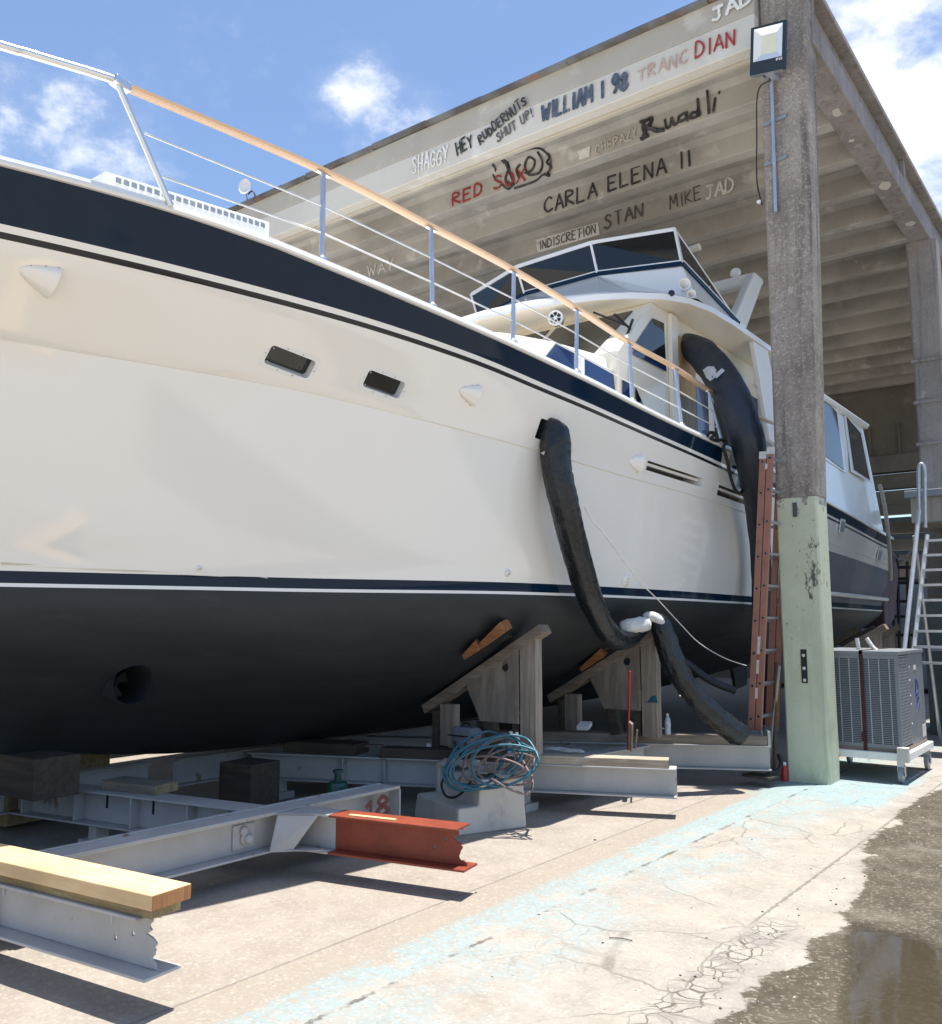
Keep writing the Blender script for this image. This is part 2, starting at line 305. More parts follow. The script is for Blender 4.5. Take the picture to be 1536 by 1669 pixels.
    c = mix(t, mth(t, 'MULTIPLY', mth(t, 'MULTIPLY', damp, ramp(t, nl, .42, .52)), .6), c, (.26, .235, .205))
    stones = mix(t, mth(t, 'MULTIPLY', ramp(t, gc.outputs[0], .72, .96), .55), mix(t, ramp(t, nm, .35, .65), (.058, .046, .029), (.095, .078, .052)), (.24, .21, .16))
    dry = ramp(t, tex(t, mapped(t, co, (1, 1, 1), (8, 3, 0)), 1.5, 8, .7), .52, .70)
    ac = mix(t, mth(t, 'MULTIPLY', dry, .42), stones, (.25, .225, .185))
    c = mix(t, asp, c, ac)
    px = mth(t, 'ADD', x, mth(t, 'MULTIPLY', mth(t, 'SUBTRACT', y, 4.6), .25))
    px = mth(t, 'ADD', px, mth(t, 'MULTIPLY', mth(t, 'SUBTRACT', nm, .5), .22))
    pud = mth(t, 'MULTIPLY', ramp(t, px, -1.34, -1.24), mth(t, 'MULTIPLY', ramp(t, mth(t, 'ADD', y, mth(t, 'MULTIPLY', nm, .5)), 5.55, 5.35), ramp(t, y, 1.5, 1.8)))
    pud = mth(t, 'MULTIPLY', pud, asp)
    pud = mth(t, 'MULTIPLY', pud, ramp(t, px, .6, .2))
    c = mix(t, mth(t, 'MULTIPLY', pud, .85), c, (.052, .042, .027))
    t.links.new(c, p.inputs['Base Color'])
    rg = mth(t, 'SUBTRACT', .9, mth(t, 'MULTIPLY', asp, mth(t, 'SUBTRACT', .38, mth(t, 'MULTIPLY', dry, .25))))
    rg = mth(t, 'SUBTRACT', rg, mth(t, 'MULTIPLY', pud, .5), clamp=True)
    rg = mth(t, 'MAXIMUM', rg, .025)
    t.links.new(rg, p.inputs['Roughness'])
    h = mth(t, 'ADD', mth(t, 'MULTIPLY', nf, .5), mth(t, 'MULTIPLY', ng, .35))
    h = mth(t, 'ADD', h, mth(t, 'MULTIPLY', asp, mth(t, 'MULTIPLY', gc.outputs[0], .3)))
    h = mth(t, 'SUBTRACT', h, mth(t, 'MULTIPLY', crk, 1.2))
    h = mth(t, 'MULTIPLY', h, mth(t, 'SUBTRACT', 1.0, mth(t, 'MULTIPLY', pud, .985)))
    bump(t, p, h, .55, .012)
    return m
M['ground'] = groundmat()

# ------------------------------------------------------------------ mesh helpers
class MB:
    def __init__(s): s.v = []; s.f = []; s.m = []
    def add(s, vs, fs, m=0):
        k = len(s.v); s.v += [V(a) for a in vs]
        for f in fs: s.f.append([k + i for i in f]); s.m.append(m)
    def box(s, lo, hi, m=0):
        a, b = lo, hi
        s.add([(a[0], a[1], a[2]), (b[0], a[1], a[2]), (b[0], b[1], a[2]), (a[0], b[1], a[2]), (a[0], a[1], b[2]), (b[0], a[1], b[2]), (b[0], b[1], b[2]), (a[0], b[1], b[2])],
              [(0, 3, 2, 1), (4, 5, 6, 7), (0, 1, 5, 4), (1, 2, 6, 5), (2, 3, 7, 6), (3, 0, 4, 7)], m)
    def obox(s, c, ex, ey, ez, m=0):
        c, ex, ey, ez = V(c), V(ex), V(ey), V(ez)
        vs = [c + ex * i + ey * j + ez * k for k in (-1, 1) for (i, j) in ((-1, -1), (1, -1), (1, 1), (-1, 1))]
        s.add(vs, [(0, 3, 2, 1), (4, 5, 6, 7), (0, 1, 5, 4), (1, 2, 6, 5), (2, 3, 7, 6), (3, 0, 4, 7)], m)
    def bar(s, p0, p1, w, h, m=0, up=(0, 0, 1)):
        p0, p1 = V(p0), V(p1); d = p1 - p0; u = V(up); sd = d.cross(u).normalized(); u = sd.cross(d).normalized()
        s.obox((p0 + p1) / 2, d / 2, sd * (w / 2), u * (h / 2), m)
    def prism(s, poly, vec, m=0):
        n = len(poly); vec = V(vec); P = [V(p) for p in poly]
        s.add(P + [p + vec for p in P], [tuple(range(n)), tuple(range(2 * n - 1, n - 1, -1))] + [((i + 1) % n, i, n + i, n + (i + 1) % n) for i in range(n)], m)
    def tube(s, pts, r, n=10, m=0, closed=False, caps=True, wob=None):
        P = [V(p) for p in pts]; N = len(P); k0 = len(s.v)
        rr = r if isinstance(r, (list, tuple)) else [r] * N
        prev = None
        for i, p in enumerate(P):
            a = P[i - 1] if (i > 0 or closed) else p; b = P[(i + 1) % N] if (i < N - 1 or closed) else p
            d = (b - a).normalized()
            if prev is None:
                q = d.cross(V((0, 0, 1)));
                if q.length < .05: q = d.cross(V((1, 0, 0)))
            else: q = prev - d * prev.dot(d)
            q.normalize(); prev = q; e = d.cross(q)
            for j in range(n):
                an = 2 * math.pi * j / n; rad = rr[i] * (wob(i, j, p, an) if wob else 1)
                s.v.append(p + (q * math.cos(an) + e * math.sin(an)) * rad)
        for i in range(N - 1 + (1 if closed else 0)):
            for j in range(n):
                a = k0 + i * n + j; b = k0 + i * n + (j + 1) % n; c = k0 + ((i + 1) % N) * n + (j + 1) % n; d = k0 + ((i + 1) % N) * n + j
                s.f.append([a, b, c, d]); s.m.append(m)
        if caps and not closed:
            s.f.append([k0 + j for j in range(n)][::-1]); s.m.append(m); s.f.append([k0 + (N - 1) * n + j for j in range(n)]); s.m.append(m)
    def lathe(s, c, ax, prof, n=20, m=0):
        c, ax = V(c), V(ax).normalized(); q = ax.cross(V((0, 0, 1)))
        if q.length < .05: q = ax.cross(V((1, 0, 0)))
        q.normalize(); e = ax.cross(q); k0 = len(s.v)
        for (r, h) in prof:
            for j in range(n):
                a = 2 * math.pi * j / n; s.v.append(c + ax * h + (q * math.cos(a) + e * math.sin(a)) * max(r, .0004))
        for i in range(len(prof) - 1):
            for j in range(n):
                a = k0 + i * n + j; b = k0 + i * n + (j + 1) % n
                s.f.append([a, b, b + n, a + n]); s.m.append(m)
        s.f.append([k0 + j for j in range(n)][::-1]); s.m.append(m); L = k0 + (len(prof) - 1) * n
        s.f.append([L + j for j in range(n)]); s.m.append(m)
    def build(s, name, mats, parent=None, smooth=False, bev=0, ang=35, fix=True, seg=2):
        if not isinstance(mats, (list, tuple)): mats = [mats]
        if parent is None:
            lo = V((min(a.x for a in s.v), min(a.y for a in s.v), min(a.z for a in s.v))); hi = V((max(a.x for a in s.v), max(a.y for a in s.v), max(a.z for a in s.v)))
            org = V(((lo.x + hi.x) / 2, (lo.y + hi.y) / 2, lo.z))
        else: org = worg(parent)
        me = bpy.data.meshes.new(name); me.from_pydata([tuple(a - org) for a in s.v], [], s.f)
        for x in mats: me.materials.append(x)
        me.polygons.foreach_set('material_index', s.m)
        if fix:
            bm = bmesh.new(); bm.from_mesh(me); bmesh.ops.remove_doubles(bm, verts=bm.verts, dist=1e-5)
            bmesh.ops.recalc_face_normals(bm, faces=bm.faces); bm.to_mesh(me); bm.free()
        if smooth:
            me.polygons.foreach_set('use_smooth', [True] * len(me.polygons)); me.set_sharp_from_angle(angle=R(ang))
        o = bpy.data.objects.new(name, me); S.collection.objects.link(o)
        if parent is None: o.location = org
        else: o.parent = parent
        if bev:
            b = o.modifiers.new('bevel', 'BEVEL'); b.width = bev; b.segments = seg; b.limit_method = 'ANGLE'; b.angle_limit = R(40); b.harden_normals = False
        return o
def worg(o):
    p = V((0, 0, 0))
    while o is not None: p = p + o.location; o = o.parent
    return p
def tag(o, label, cat=None, group=None):
    o['label'] = label
    if cat: o['category'] = cat
    if group: o['group'] = group
    return o
def thing(name, loc, label, cat, group=None):
    o = bpy.data.objects.new(name, None); S.collection.objects.link(o); o.location = loc; o.empty_display_size = .1
    return tag(o, label, cat, group)
def part(name, fn, mats, parent, **kw):
    b = MB(); fn(b); return b.build(name, mats, parent, **kw)
def tubep(name, pts, r, mats, parent=None, n=10, closed=False, **kw):
    b = MB(); b.tube(pts, r, n, closed=closed, **kw); return b.build(name, mats, parent, smooth=True, ang=60)
def dup_tree(o, dv, label, parent=None):
    c = o.copy(); S.collection.objects.link(c)
    if parent is not None: c.parent = parent
    else: c.location = o.location + V(dv); c['label'] = label
    for k in list(o.children): dup_tree(k, dv, label, c)
    return c
def cut(o, cutters):
    """subtract closed solids (MB) from o and bake the result"""
    tmp = []
    for c in cutters:
        q = c.build('cutter', [M['cream']]); tmp.append(q)
        bo = o.modifiers.new('cut', 'BOOLEAN'); bo.operation = 'DIFFERENCE'; bo.solver = 'EXACT'; bo.object = q
    bpy.context.view_layer.update()
    ev = o.evaluated_get(bpy.context.evaluated_depsgraph_get()); me = bpy.data.meshes.new_from_object(ev)
    old = o.data; o.modifiers.clear(); o.data = me; me.name = o.name; bpy.data.meshes.remove(old)
    for q in tmp: bpy.data.objects.remove(q)
def crom(P, n=8):
    P = [V(p) for p in P]; out = []
    for i in range(len(P) - 1):
        a, b, c, d = P[max(i - 1, 0)], P[i], P[i + 1], P[min(i + 2, len(P) - 1)]
        for k in range(n):
            u = k / n; out.append(.5 * ((2 * b) + (c - a) * u + (2 * a - 5 * b + 4 * c - d) * u * u + (3 * b - a - 3 * c + d) * u ** 3))
    out.append(P[-1]); return out
def interp(tab):
    xs = [a for a, _ in tab]; ys = [b for _, b in tab]; n = len(xs)
    d = [(ys[i + 1] - ys[i]) / (xs[i + 1] - xs[i]) for i in range(n - 1)]
    m = [d[0]] + [0 if d[i - 1] * d[i] <= 0 else 2 * d[i - 1] * d[i] / (d[i - 1] + d[i]) for i in range(1, n - 1)] + [d[-1]]
    def f(x):
        if x <= xs[0]: return ys[0] + m[0] * (x - xs[0])
        if x >= xs[-1]: return ys[-1] + m[-1] * (x - xs[-1])
        i = max(j for j in range(n - 1) if xs[j] <= x); h = xs[i + 1] - xs[i]; u = (x - xs[i]) / h
        return (2 * u ** 3 - 3 * u * u + 1) * ys[i] + (u ** 3 - 2 * u * u + u) * h * m[i] + (-2 * u ** 3 + 3 * u * u) * ys[i + 1] + (u ** 3 - u * u) * h * m[i + 1]
    return f

# ------------------------------------------------------------------ ground
b = MB(); b.add([(-400, -400, 0), (400, -400, 0), (400, 400, 0), (-400, 400, 0)], [(0, 1, 2, 3)])
g = b.build('ground', M['ground']); g['kind'] = 'structure'; g['label'] = 'sunlit worn concrete yard with faded blue paint and wet asphalt'

# ------------------------------------------------------------------ concrete shed
FY = 9.3; HB = 8.0; HC = 8.37; XL = -15.0; XR = -2.56; YB = 27.0
shed = thing('boat_shed', (-3, 9.6, 0), 'open concrete boat shed with ribbed roof, painted names and a green column', 'boat shed')
def f(b):
    b.box((XL, FY + .3, HC), (XR - .10, YB, HC + .28)); b.box((XL, FY + .35, HC + .28), (XR - .02, YB, HC + .42))
roof = part('roof', f, M['roofcon'], shed)
def f(b):   # front fascia: slab edge leaning slightly, pale stem face below
    b.prism([(XL, FY + .04, 8.79), (XL, FY, 8.42), (XL, FY + .30, 8.42), (XL, FY + .30, 8.79)], (-3.10 - XL, 0, 0), 0)
    b.prism([(XL, FY, 8.418), (XL, FY - .02, HB), (XL, FY + .16, HB), (XL, FY + .30, 8.368), (XL, FY + .30, 8.418)], (-3.10 - XL, 0, 0), 1)
    b.prism([(XL, FY + .162, HB + .03), (XL, FY + .165, HB - .03), (XL, FY + .24, HB - .03), (XL, FY + .27, HB + .10)], (-3.10 - XL, 0, 0), 0)
fas = part('fascia', f, [M['fascia'], M['fasciapale']], shed, bev=.012)
def f(b):
    x = XL
    while x < -3.05:
        x2 = min(x + random.uniform(.5, 1.4), -3.05); o = random.uniform(-.012, .012)
        b.box((x, FY - .03 + o, 8.792 + o), (x2 - .004, FY + .5, 8.85 + o * 1.5)); x = x2
part('roof_edge', f, M['flash'], shed)
ribY = [10.33 + 1.09 * i for i in range(16)]
for y in ribY:
    b = MB(); b.prism([(XL, y, HB), (XL, y - .012, HC - .07), (XL, y - .10, HC + .001), (XL, y + .36, HC + .001), (XL, y + .25, HC - .03), (XL, y + .20, HB)], (XR - .32 - XL, 0, 0))
    b.build('rib', M['roofcon'], roof, bev=.035, seg=3)
def f(b):   # longitudinal edge beam on the column line, shaded recess under a cap
    b.box((-2.89, FY + .32, HB - .002), (-2.56, YB, HB + .30)); b.box((-2.84, FY + .32, HB + .30), (-2.64, YB, HB + .62)); b.box((-2.86, FY + .1, HB + .62), (-2.50, YB, HB + .70))
    for y in (14.2, 19.0): b.box((-2.66, y, HB + .30), (-2.565, y + .12, HB + .62))
part('edge_beam', f, M['beamcon'], shed, bev=.012)
def f(b):
    for (y, x0, x1, w) in ((11.2, -2.80, -2.70, .22), (12.0, -2.82, -2.74, .1), (13.6, -2.80, -2.64, .3), (15.2, -2.78, -2.62, .2)):
        pts = [(x0 + (x1 - x0) * (.5 + .5 * math.cos(a)) + random.uniform(-.012, .012), y + w * .5 * math.sin(a) + random.uniform(-.02, .02), HB - .006) for a in [i * .52 for i in range(12)]]
        b = MB(); b.prism(pts, (0, 0, .002)); b.build('patch', M['fasciapale'], shed)
f(None)
def pillar(x0, x1, y0, y1, top, hp, xt0, xt1, name='pillar'):
    root = None
    b = MB(); c = .035
    def ring(z, k, xa, xb): return [(xa + (c * k), y0, z), (xb - c * k, y0, z), (xb, y0 + c * k, z), (xb, y1, z), (xa, y1, z), (xa, y0 + c * k, z)]
    zs = [hp, hp + .01] + [hp + (top - hp) * i / 8 for i in range(1, 9)]
    rs = []
    for z in zs:
        u = (z - hp) / (top - hp); e = .012 if z > hp else 0
        rs.append(ring(z, 1, x0 - e + (xt0 - x0) * u, x1 + e + (xt1 - x1) * u))
    for r in rs: b.v += [V(p) for p in r]
    for i in range(len(rs) - 1):
        for j in range(6): b.f.append([i * 6 + j, i * 6 + (j + 1) % 6, i * 6 + 6 + (j + 1) % 6, i * 6 + 6 + j]); b.m.append(0)
    b.f.append([0, 1, 2, 3, 4, 5]); b.m.append(0); k = (len(rs) - 1) * 6; b.f.append([k + j for j in range(6)]); b.m.append(0)
    return b
p1 = pillar(-3.135, -2.725, 9.45, 9.79, 8.85, 2.91, -3.10, -2.585).build('pillar', M['pillarcon'], shed, bev=.01)
org_gp = V((-2.93, 9.6, 0))
b = MB(); zs = [0, .04, .12, .3, .6, 1, 1.5, 2, 2.5, 2.909]; n0 = 0
rings = []
for z in zs:
    j = lambda: random.uniform(-.004, .004) if z < .5 else 0
    c = .018
    rings.append([(-3.14 + c + j(), 9.445 + j(), z), (-2.72 - c + j(), 9.445 + j(), z), (-2.72 + j(), 9.445 + c, z), (-2.72 + j(), 9.795, z), (-3.14 + j(), 9.795, z), (-3.14 + j(), 9.445 + c, z)])
for r_ in rings: b.v += [V(p) for p in r_]
for i in range(len(rings) - 1):
    for j in range(6): b.f.append([i * 6 + j, i * 6 + (j + 1) % 6, i * 6 + 6 + (j + 1) % 6, i * 6 + 6 + j]); b.m.append(0)
b.f.append([0, 1, 2, 3, 4, 5]); b.m.append(0); k = (len(rings) - 1) * 6; b.f.append([k + j for j in range(6)]); b.m.append(0)
pb = b.build('painted_base', M['green'], p1); pb['label'] = 'pale green painted foot of the column with black scuffs'
# move mesh origin so that the paint pattern sits on the column
for v_ in pb.data.vertices: v_.co -= (org_gp - worg(p1))
pb.location = org_gp - worg(p1)
def f(b):
    c = at(1311, 1086, Y=9.437); b.box((c.x - .03, 9.437, c.z - .17), (c.x + .03, 9.4445, c.z + .17))
    for dz in (.11, -.02, -.14): b.lathe((c.x, 9.437, c.z + dz), (0, -1, 0), [(.018, 0), (.016, .012), (.006, .016)], 8, 1)
br = part('bracket', f, [M['black'], M['sticker']], p1)
def f(b):
    c = at(1296, 830, Y=9.437); b.box((c.x - .022, 9.434, c.z - .08), (c.x + .022, 9.4445, c.z + .07))
    b.lathe((c.x, 9.434, c.z + .03), (0, -1, 0), [(.012, 0), (.010, .012)], 8)
part('bracket', f, M['darkgreen'], p1)
b = MB(); b.prism([(-3.10, 9.40, 8.12), (-3.10, 9.40, 8.85), (-3.24, 9.40, 8.85), (-3.24, 9.40, 8.32), (-3.16, 9.40, 8.25)], (0, .3, 0)); b.build('corbel', M['pillarcon'], p1, bev=.01)
pillar(-2.93, -2.5, 16.0, 16.4, HB - .001, .8, -2.93, -2.5).build('pillar', M['beamcon'], shed, bev=.01)
for z in (4.5, 5.2, 5.9): part('strap', lambda b: b.box((-2.96, 15.955, z), (-2.47, 16.0, z + .05)), M['beamcon'], shed)
for y in (22.6,): pillar(-2.93, -2.5, y, y + .4, HB - .001, .0, -2.93, -2.5).build('pillar', M['beamcon'], shed)
for y in (9.5, 16.0, 22.6): pillar(-14.6, -14.1, y, y + .4, HB - .001, .0, -14.6, -14.1).build('pillar', M['pillarcon'], shed)
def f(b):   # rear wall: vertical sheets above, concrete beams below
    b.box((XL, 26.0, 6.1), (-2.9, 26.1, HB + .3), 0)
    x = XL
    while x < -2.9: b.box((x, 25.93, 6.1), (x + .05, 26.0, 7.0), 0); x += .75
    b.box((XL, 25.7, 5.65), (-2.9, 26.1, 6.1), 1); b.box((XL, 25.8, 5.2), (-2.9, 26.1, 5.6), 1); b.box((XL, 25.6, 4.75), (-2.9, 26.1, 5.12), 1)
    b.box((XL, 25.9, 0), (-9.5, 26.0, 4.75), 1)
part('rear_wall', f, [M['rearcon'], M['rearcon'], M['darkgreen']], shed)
part('dark_fill', lambda b: b.box((-9.5, 33, 0), (3, 33.3, 5.2)), M['darkgreen'], shed)  # dark sheet added to close the bright gaps behind the rear beams
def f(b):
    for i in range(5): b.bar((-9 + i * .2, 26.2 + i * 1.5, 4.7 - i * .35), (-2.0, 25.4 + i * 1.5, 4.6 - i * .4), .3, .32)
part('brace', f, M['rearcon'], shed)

# ---- painted names: hand strokes laid on the concrete faces
GL = {'A': [[(0, 0), (.28, 1), (.56, 0)], [(.1, .36), (.47, .38)]], 'B': [[(0, 0), (0, 1), (.35, .95), (.42, .75), (.05, .53), (.45, .45), (.5, .15), (0, 0)]], 'C': [[(.5, .85), (.3, 1), (.05, .7), (.02, .3), (.22, 0), (.52, .14)]],
      'D': [[(0, 0), (.03, 1), (.38, .85), (.5, .5), (.36, .12), (0, 0)]], 'E': [[(.45, 1), (0, 1), (0, 0), (.46, 0)], [(0, .52), (.36, .52)]], 'F': [[(.45, 1), (0, 1), (0, 0)], [(0, .52), (.34, .52)]],
      'G': [[(.5, .85), (.28, 1), (.04, .7), (.03, .28), (.25, 0), (.5, .15), (.5, .45), (.28, .45)]], 'H': [[(0, 0), (.02, 1)], [(.48, 0), (.5, 1)], [(0, .5), (.5, .52)]], 'I': [[(.14, 0), (.14, 1)]],
      'J': [[(.1, 1), (.5, 1)], [(.34, 1), (.34, .2), (.2, 0), (.02, .14)]], 'K': [[(0, 0), (0, 1)], [(.46, 1), (.02, .45), (.5, 0)]], 'L': [[(.02, 1), (0, 0), (.44, .02)]], 'M': [[(0, 0), (.06, 1), (.3, .35), (.54, 1), (.6, 0)]],
      'N': [[(0, 0), (.02, 1), (.46, 0), (.5, 1)]], 'O': [[(.25, 0), (.02, .3), (.03, .75), (.26, 1), (.5, .72), (.5, .28), (.25, 0)]], 'P': [[(0, 0), (0, 1), (.4, .93), (.45, .68), (.02, .46)]], 'R': [[(0, 0), (0, 1), (.38, .94), (.43, .7), (.02, .5), (.5, 0)]],
      'S': [[(.46, .86), (.26, 1), (.06, .78), (.42, .4), (.4, .1), (.18, 0), (.0, .14)]], 'T': [[(0, 1), (.52, 1)], [(.26, 1), (.24, 0)]], 'U': [[(0, 1), (.02, .2), (.22, 0), (.44, .2), (.48, 1)]], 'V': [[(0, 1), (.24, 0), (.5, 1)]],
      'W': [[(0, 1), (.15, 0), (.32, .7), (.48, 0), (.66, 1)]], 'X': [[(0, 0), (.5, 1)], [(0, 1), (.5, 0)]], 'Y': [[(0, 1), (.25, .5), (.5, 1)], [(.25, .5), (.22, 0)]], 'Z': [[(0, 1), (.48, 1), (0, 0), (.5, 0)]],
      '1': [[(.05, .75), (.22, 1), (.22, 0)]], '8': [[(.25, .52), (.04, .75), (.25, 1), (.45, .76), (.25, .52), (.0, .24), (.25, 0), (.5, .25), (.25, .52)]], '9': [[(.45, .7), (.25, .5), (.03, .72), (.22, 1), (.45, .82), (.4, .3), (.2, 0)]],
      '!': [[(.1, 1), (.08, .3)], [(.07, .05), (.1, .0)]], '2': [[(.02, .8), (.24, 1), (.45, .75), (.0, 0), (.48, .02)]], '4': [[(.35, 0), (.35, 1), (0, .3), (.5, .3)]], '5': [[(.45, 1), (.05, 1), (.03, .55), (.4, .5), (.4, .1), (.0, .05)]], '6': [[(.4, 1), (.08, .5), (.05, .15), (.3, 0), (.45, .25), (.1, .45)]]}
WID = {'M': .66, 'W': .74, 'I': .28, '!': .2, '1': .36, ' ': .42}
def ribbon(b, pts, wd, ux, uz, nrm, jit=.0):
    """a flat painted stroke with a body of 2 mm, round ended"""
    P = pts
    for i in range(len(P) - 1):
        a, c = P[i], P[i + 1]; d = c - a
        if d.length < 1e-5: continue
        d.normalize(); s = nrm.cross(d).normalized() * wd / 2
        e = d * wd * .42
        b.prism([a - s - e * .6, a - e, a + s - e * .6, c + s + e * .6, c + e, c - s + e * .6], nrm * (.001 + .0003 * i + random.uniform(0, .0006)))
def lettering(name, txt, p0, p1, h, wd, mat, parent, nrm=(0, -1, 0), jit=.03, lean=.0, sub=3, label=None, fat=1.):
    p0, p1 = V(p0), V(p1); nrm = V(nrm).normalized(); ux = (p1 - p0).normalized(); uz = ux.cross(nrm); uz = uz if uz.z > 0 else -uz
    tw = sum(WID.get(c, .58) + .14 for c in txt) - .14; sx = (p1 - p0).length / tw; x = 0.; b = MB()
    rng = random.Random(txt)
    for c in txt:
        y0 = rng.uniform(-jit, jit) * 2; sc = 1 + rng.uniform(-jit, jit) * 2.5
        for st in GL.get(c, []):
            q = [(x + u_ * 1.0 * fat + rng.uniform(-jit, jit) * .5, y0 + v_ * sc + rng.uniform(-jit, jit) * .5) for (u_, v_) in st]
            P = [p0 + ux * ((u_ + lean * v_) * sx) + uz * (v_ * h) + nrm * .001 for (u_, v_) in q]
            if len(P) > 3 and c in 'CGOSBDRP98UJ6': P = crom(P, sub)
            ribbon(b, P, wd * rng.uniform(.88, 1.12), ux, uz, nrm)
        x += WID.get(c, .58) + .14
    if parent is None: return b
    o = b.build(name, mat, parent, fix=False)
    if label: o['label'] = label
    return o
def facept(px, py, Y): return at(px, py, Y=Y)
def word(txt, a, c, hpx, wd, mat, Y, label, **kw):
    p0, p1 = at(*a, Y=Y), at(*c, Y=Y); q = at(a[0], a[1] - hpx, Y=Y)
    lettering('graffiti', txt, p0, p1, (q - p0).length, wd, M[mat], fas if Y < 9.4 else roof, label=label, **kw)
F1 = FY - .024; F0 = FY - .006; B1 = 10.312; D1 = 11.402; E1 = 12.492
word('SHAGGY', (672, 285), (731, 262), 25, 0.028, 'spray_white', F1, 'white painted letters on the pale fascia')
word('HEY', (746, 253), (772, 236), 20, 0.028, 'spray_black', F1, 'short black word on the pale fascia', jit=.05)
word('RUDDERNUTS', (783, 234), (860, 168), 15, 0.025, 'spray_black', F1 - .002, 'slanting black words climbing the fascia', jit=.05)
word('SHUT UP!', (812, 231), (870, 188), 15, 0.022, 'spray_grey', F1 - .003, 'thin dark words under the slanting black words')
word('WILLIAM I 98', (884, 196), (1024, 143), 25, 0.046, 'spray_navy', F1, 'fat blue grey letters and number on the fascia', jit=.02)
word('TRANC', (1040, 132), (1122, 100), 19, 0.019, 'spray_red_faded', F1, 'faded red letters on the fascia', jit=.05)
word('DIAN', (1134, 94), (1200, 70), 24, 0.025, 'spray_red', F1, 'red letters on the fascia near the column', jit=.04)
word('JAD', (1162, 34), (1228, 3), 20, 0.037, 'spray_white', F0, 'white letters high on the fascia by the column', jit=.03)
word('RED SOX', (738, 333), (858, 292), 20, 0.031, 'spray_red', B1, 'red letters partly covered by a black cloud', jit=.04)
word('CHEPAZY', (972, 252), (1040, 221), 15, 0.022, 'spray_cream', B1, 'faint pale letters beside a white square', jit=.05)
word('CARLA ELENA II', (888, 347), (1128, 268), 23, 0.034, 'spray_black', D1, 'black capital letters on the second rib', jit=.03)
word('STAN', (986, 372), (1050, 352), 21, 0.031, 'spray_grey', E1, 'blurred dark letters on the third rib', jit=.04)
word('MIKE', (1093, 341), (1145, 323), 21, 0.022, 'spray_grey', E1, 'thin dark letters on the third rib', jit=.03)
word('JAD', (1150, 324), (1197, 312), 21, 0.034, 'spray_white', E1, 'white letters on the third rib', jit=.03)
word('MY WAY', (560, 465), (643, 436), 16, 0.022, 'spray_white', D1, 'white letters seen between the boat rails', jit=.04)
b = MB(); q = [at(x, y, Y=E1 + .001) for x, y in ((873, 391), (877, 412), (978, 382), (975, 362))]; b.prism(q, (0, -.002, 0)); o = b.build('graffiti', M['spray_white'], roof); o['label'] = 'pale stencil panel behind dark capital letters'
word('INDISCRETION', (880, 407), (972, 379), 13.5, 0.019, 'spray_grey', E1 - .005, 'dark stencil capitals on a pale panel', jit=.005)
b = MB(); q = [at(x, y, Y=B1 + .001) for x, y in ((941, 246), (944, 260), (961, 255), (962, 237), (955, 241))]; b.prism(q, (0, -.002, 0)); o = b.build('graffiti', M['spray_white'], roof); o['label'] = 'small white painted square'
def strokes(paths, Y, wd, mat, label, n=4):
    b = MB()
    ry = Y + .018
    def onrib(x, y):   # first hit of the sight line on the rib face, its chamfer or the soffit
        p = at(x, y, Y=Y)
        if p.z < HC - .075: return p
        r_ = ray(x, y); s_ = (9.5) / r_.y
        while s_ * r_.y < ry:
            yy, zz = s_ * r_.y, EYE + s_ * r_.z; lim = HC if yy < ry - .1 else HC - .07 * (yy - ry + .1) / .088
            if zz > lim - .006: break
            s_ += .002
        return V((s_ * r_.x, s_ * r_.y, EYE + s_ * r_.z))
    for P in paths: ribbon(b, crom([onrib(x, y) for x, y in P], n), wd, None, None, V((0, -.7, -.7)))
    o = b.build('graffiti', M[mat], roof, fix=False); o['label'] = label
strokes([[(1047, 199), (1052, 212), (1048, 226)], [(1045, 199), (1054, 197), (1062, 193), (1060, 202), (1052, 211)], [(1052, 211), (1062, 210), (1070, 213), (1082, 211)], [(1046, 226), (1056, 221)], [(1048, 205), (1052, 220)], [(1056, 209), (1074, 212)]], B1, .058, 'spray_black', 'heavy black scrawled capital on the first rib')
strokes([[(1084, 195), (1087, 208), (1093, 204), (1095, 192), (1099, 203), (1106, 198)], [(1117, 184), (1107, 190), (1108, 198), (1118, 193), (1119, 183), (1121, 196)], [(1137, 160), (1138, 180), (1128, 184), (1126, 192), (1136, 189), (1139, 180), (1141, 188)], [(1153, 147), (1156, 184)], [(1166, 160), (1163, 182)], [(1172, 150), (1173, 151)]], B1, .036, 'spray_black', 'black script letters on the first rib')
strokes([[(822, 266), (816, 258), (824, 262), (830, 272), (824, 292), (833, 300)], [(824, 266), (832, 284), (838, 300)], [(848, 268), (842, 277), (846, 290)], [(856, 282), (868, 276), (872, 262), (862, 256), (856, 270), (862, 284), (878, 282), (884, 272)], [(877, 248), (884, 262), (884, 272)], [(818, 300), (828, 308), (838, 300)]], B1, .036, 'spray_black', 'rounded dark letters inside a cloud outline')
strokes([[(812, 297), (804, 285), (808, 276), (803, 266), (812, 260), (826, 254), (842, 250), (858, 244), (878, 241), (890, 248), (896, 256), (892, 264), (899, 272), (894, 280), (896, 286), (886, 284), (874, 294), (856, 301), (840, 306)]], B1, .028, 'spray_black', 'wavy dark cloud outline', n=5)
strokes([[(894, 250), (898, 262), (896, 276)], [(889, 282), (890, 284)]], B1, .03, 'spray_grey', 'dark exclamation mark at the edge of the cloud')

